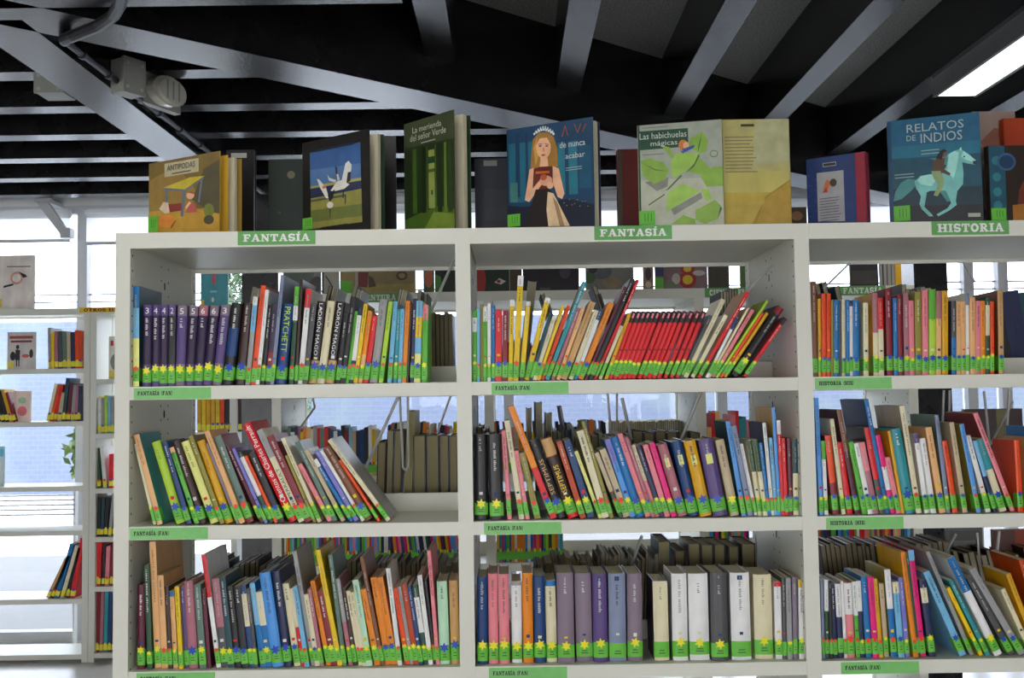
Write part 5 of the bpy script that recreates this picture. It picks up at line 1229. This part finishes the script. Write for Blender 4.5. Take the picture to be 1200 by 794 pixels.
wsimple('white picture book with a flying pink bird above the left case', -6, 40, 299, 1.99, Wc(222, 212, 204), [(Wc(210, 150, 130), ell(.55, .58, .16, .12)), (Wc(222, 212, 204), ell(.55, .58, .11, .08)), (Wc(40, 36, 40), [(.22, .40), (.48, .45), (.46, .48), (.22, .44)]), (Wc(40, 36, 40), [(.6, .70), (.78, .64), (.82, .6), (.72, .58)]), (Wc(220, 200, 60), qd(0, .04, .18, .2)), (Wc(120, 110, 106), qd(.3, .78, .9, .80))])
wsimple('grey picture book with a black schoolboy drawing', 9.5, 42, 389, SH3[0], Wc(196, 190, 186), [(Wc(150, 70, 64), qd(.08, .82, .92, .9)), (Wc(120, 60, 60), qd(.12, .72, .88, .78)), (Wc(30, 30, 34), [(.28, .25), (.45, .25), (.46, .52), (.30, .54)]), (Wc(40, 36, 36), ell(.37, .6, .06, .06)), (Wc(30, 30, 34), ell(.2, .36, .1, .12)), (Wc(30, 30, 34), qd(.32, .08, .36, .25)), (Wc(30, 30, 34), qd(.40, .08, .44, .25)), (Wc(200, 90, 84), ell(.66, .36, .14, .05)), (Wc(40, 40, 46), ell(.86, .42, .07, .12)), (Wc(220, 205, 90), qd(0, .02, .24, .22))])
wsimple('pink and white picture book leaning on the second window shelf', 18, 37, 458, SH3[1], Wc(226, 200, 190), [(Wc(214, 110, 120), ell(.5, .35, .3, .16)), (Wc(150, 190, 150), ell(.5, .7, .25, .1))])
wsimple('teal picture book above the yellow sign seen through the upper gap', 235, 267, 300, 1.99, Wc(70, 150, 160), [(Wc(190, 80, 100), [(.42, .45), (.55, .45), (.55, .8), (.42, .8)]), (Wc(120, 190, 200), qd(.35, .28, .6, .32)), (Wc(220, 220, 200), ell(.45, .14, .05, .05)), (Wc(220, 200, 90), qd(0, 0, .14, .14))])
wsimple('pale picture book with a red letter behind the left upright', 128, 146, 394, SH4[0], Wc(210, 206, 196), [(Wc(180, 40, 50), qd(.12, .78, .3, .9)), (Wc(120, 130, 120), ell(.5, .4, .4, .2)), (Wc(220, 200, 90), qd(0, .02, .5, .2))])
wsimple('blue and white booklet at the left edge on the third window shelf', -8, 7, 523, SH3[2], Wc(200, 214, 220), [(Wc(100, 190, 220), qd(0, .75, 1, .95))])
# large covers standing on the far side behind the right bay
G4 = 'covers standing at the back of the right bay'
simple('dark picture book cover behind the pink leaning book at the right', 1124, 1192, .235, A(66, 50, 50), [(A(90, 60, 70), ell(.2, .7, .1, .12)), (A(100, 92, 56), qd(.55, .3, .72, 1)), (A(46, 40, 40), qd(.3, .1, .5, .8))], .42, SH[1], G4)
simple('grey folder cover behind the lower right leaning books', 1098, 1140, .26, A(84, 86, 84), [(A(60, 62, 60), qd(.1, .1, .9, .9)), (A(96, 98, 94), qd(.2, .2, .8, .8))], .43, SH[2], G4)
simple('rust red cover at the far right behind the lower shelf', 1152, 1215, .24, A(130, 52, 34), [(A(70, 40, 36), qd(.0, .7, .4, 1))], .40, SH[2], G4)

# ------------------------------------------------------------------ wire bookends hanging from the shelves
def wire(label, pts, r=.0022):
    P = [at_y(x, y, Y) for x, y, Y in pts]
    P2 = [P[0]]
    for a, b in zip(P, P[1:]):
        P2 += [a.lerp(b, .06), a.lerp(b, .94), b]
    tag(MB().tube(P2, r * 1.45, 6).obj('wire_bookend', M['wire']), label, 'bookend', 'grey wire bookends')
wire('grey wire bookend slanting at the right of the upper left shelf', [(534, 300, .20), (507, 360, .16), (500, 380, .15)], .0028)
wire('grey wire bookend slanting above the leaning books, upper middle shelf', [(906, 309, .20), (873, 343, .235)], .0028)
wire('long grey wire bookend crossing the central left gap', [(467, 464, .22), (423, 560, .235)], .003)
wire('narrow white U-shaped wire bookend in the central left gap', [(468.5, 464, .29), (472.5, 548, .29), (476, 551, .29), (478.5, 548, .29), (478, 464, .29)], .0024)
wire('thin wire bookend right of the U-shaped one', [(528, 464, .3), (512, 508, .3)])
wire('thick grey wire bookend slanting behind the embossed books', [(822, 457, .22), (797, 517, .235)], .003)
wire('pair of thin dark wires above the pink books', [(712, 460, .30), (716, 506, .30), (723, 506, .30), (723, 460, .30)])
wire('thick dark wire leaning above the pink books', [(729, 466, .28), (740, 515, .28)], .003)
wire('wire bookend standing in the lower middle shelf gap', [(752, 628, .22), (738, 668, .30)], .0028)
wire('long wire bookend over the central right shelf, left one', [(1106, 457, .30), (1104, 505, .30), (1112, 505, .30), (1113, 457, .30)])
wire('slanting wire bookend over the central right shelf', [(1187, 470, .30), (1160, 522, .30), (1153, 458, .30)])
wire('rightmost U-shaped wire bookend over the central right shelf', [(1183, 456, .26), (1177, 538, .26), (1166, 538, .26)], .0026)
wire('slanting wire bookend over the lower right shelf', [(1120, 626, .24), (1105, 652, .30)], .0028)
wire('upright wire bookend over the lower right shelf, middle one', [(1145, 624, .23), (1151, 690, .23)])
wire('upright wire bookend over the lower right shelf, rightmost', [(1171, 622, .23), (1162, 705, .23)], .0026)
wire('zigzag wire bookend on the second bookcase at left', [(366, 463, Y2 + .2), (369, 477, Y2 + .2), (347, 508, Y2 + .22)], .003)
wire('thin wire bookend above the upper right shelf\'s first books', [(996, 308, .30), (965, 338, .30)])
wire('thin wire bookend over the right end of the upper right shelf', [(1129, 307, .30), (1142, 330, .30)])
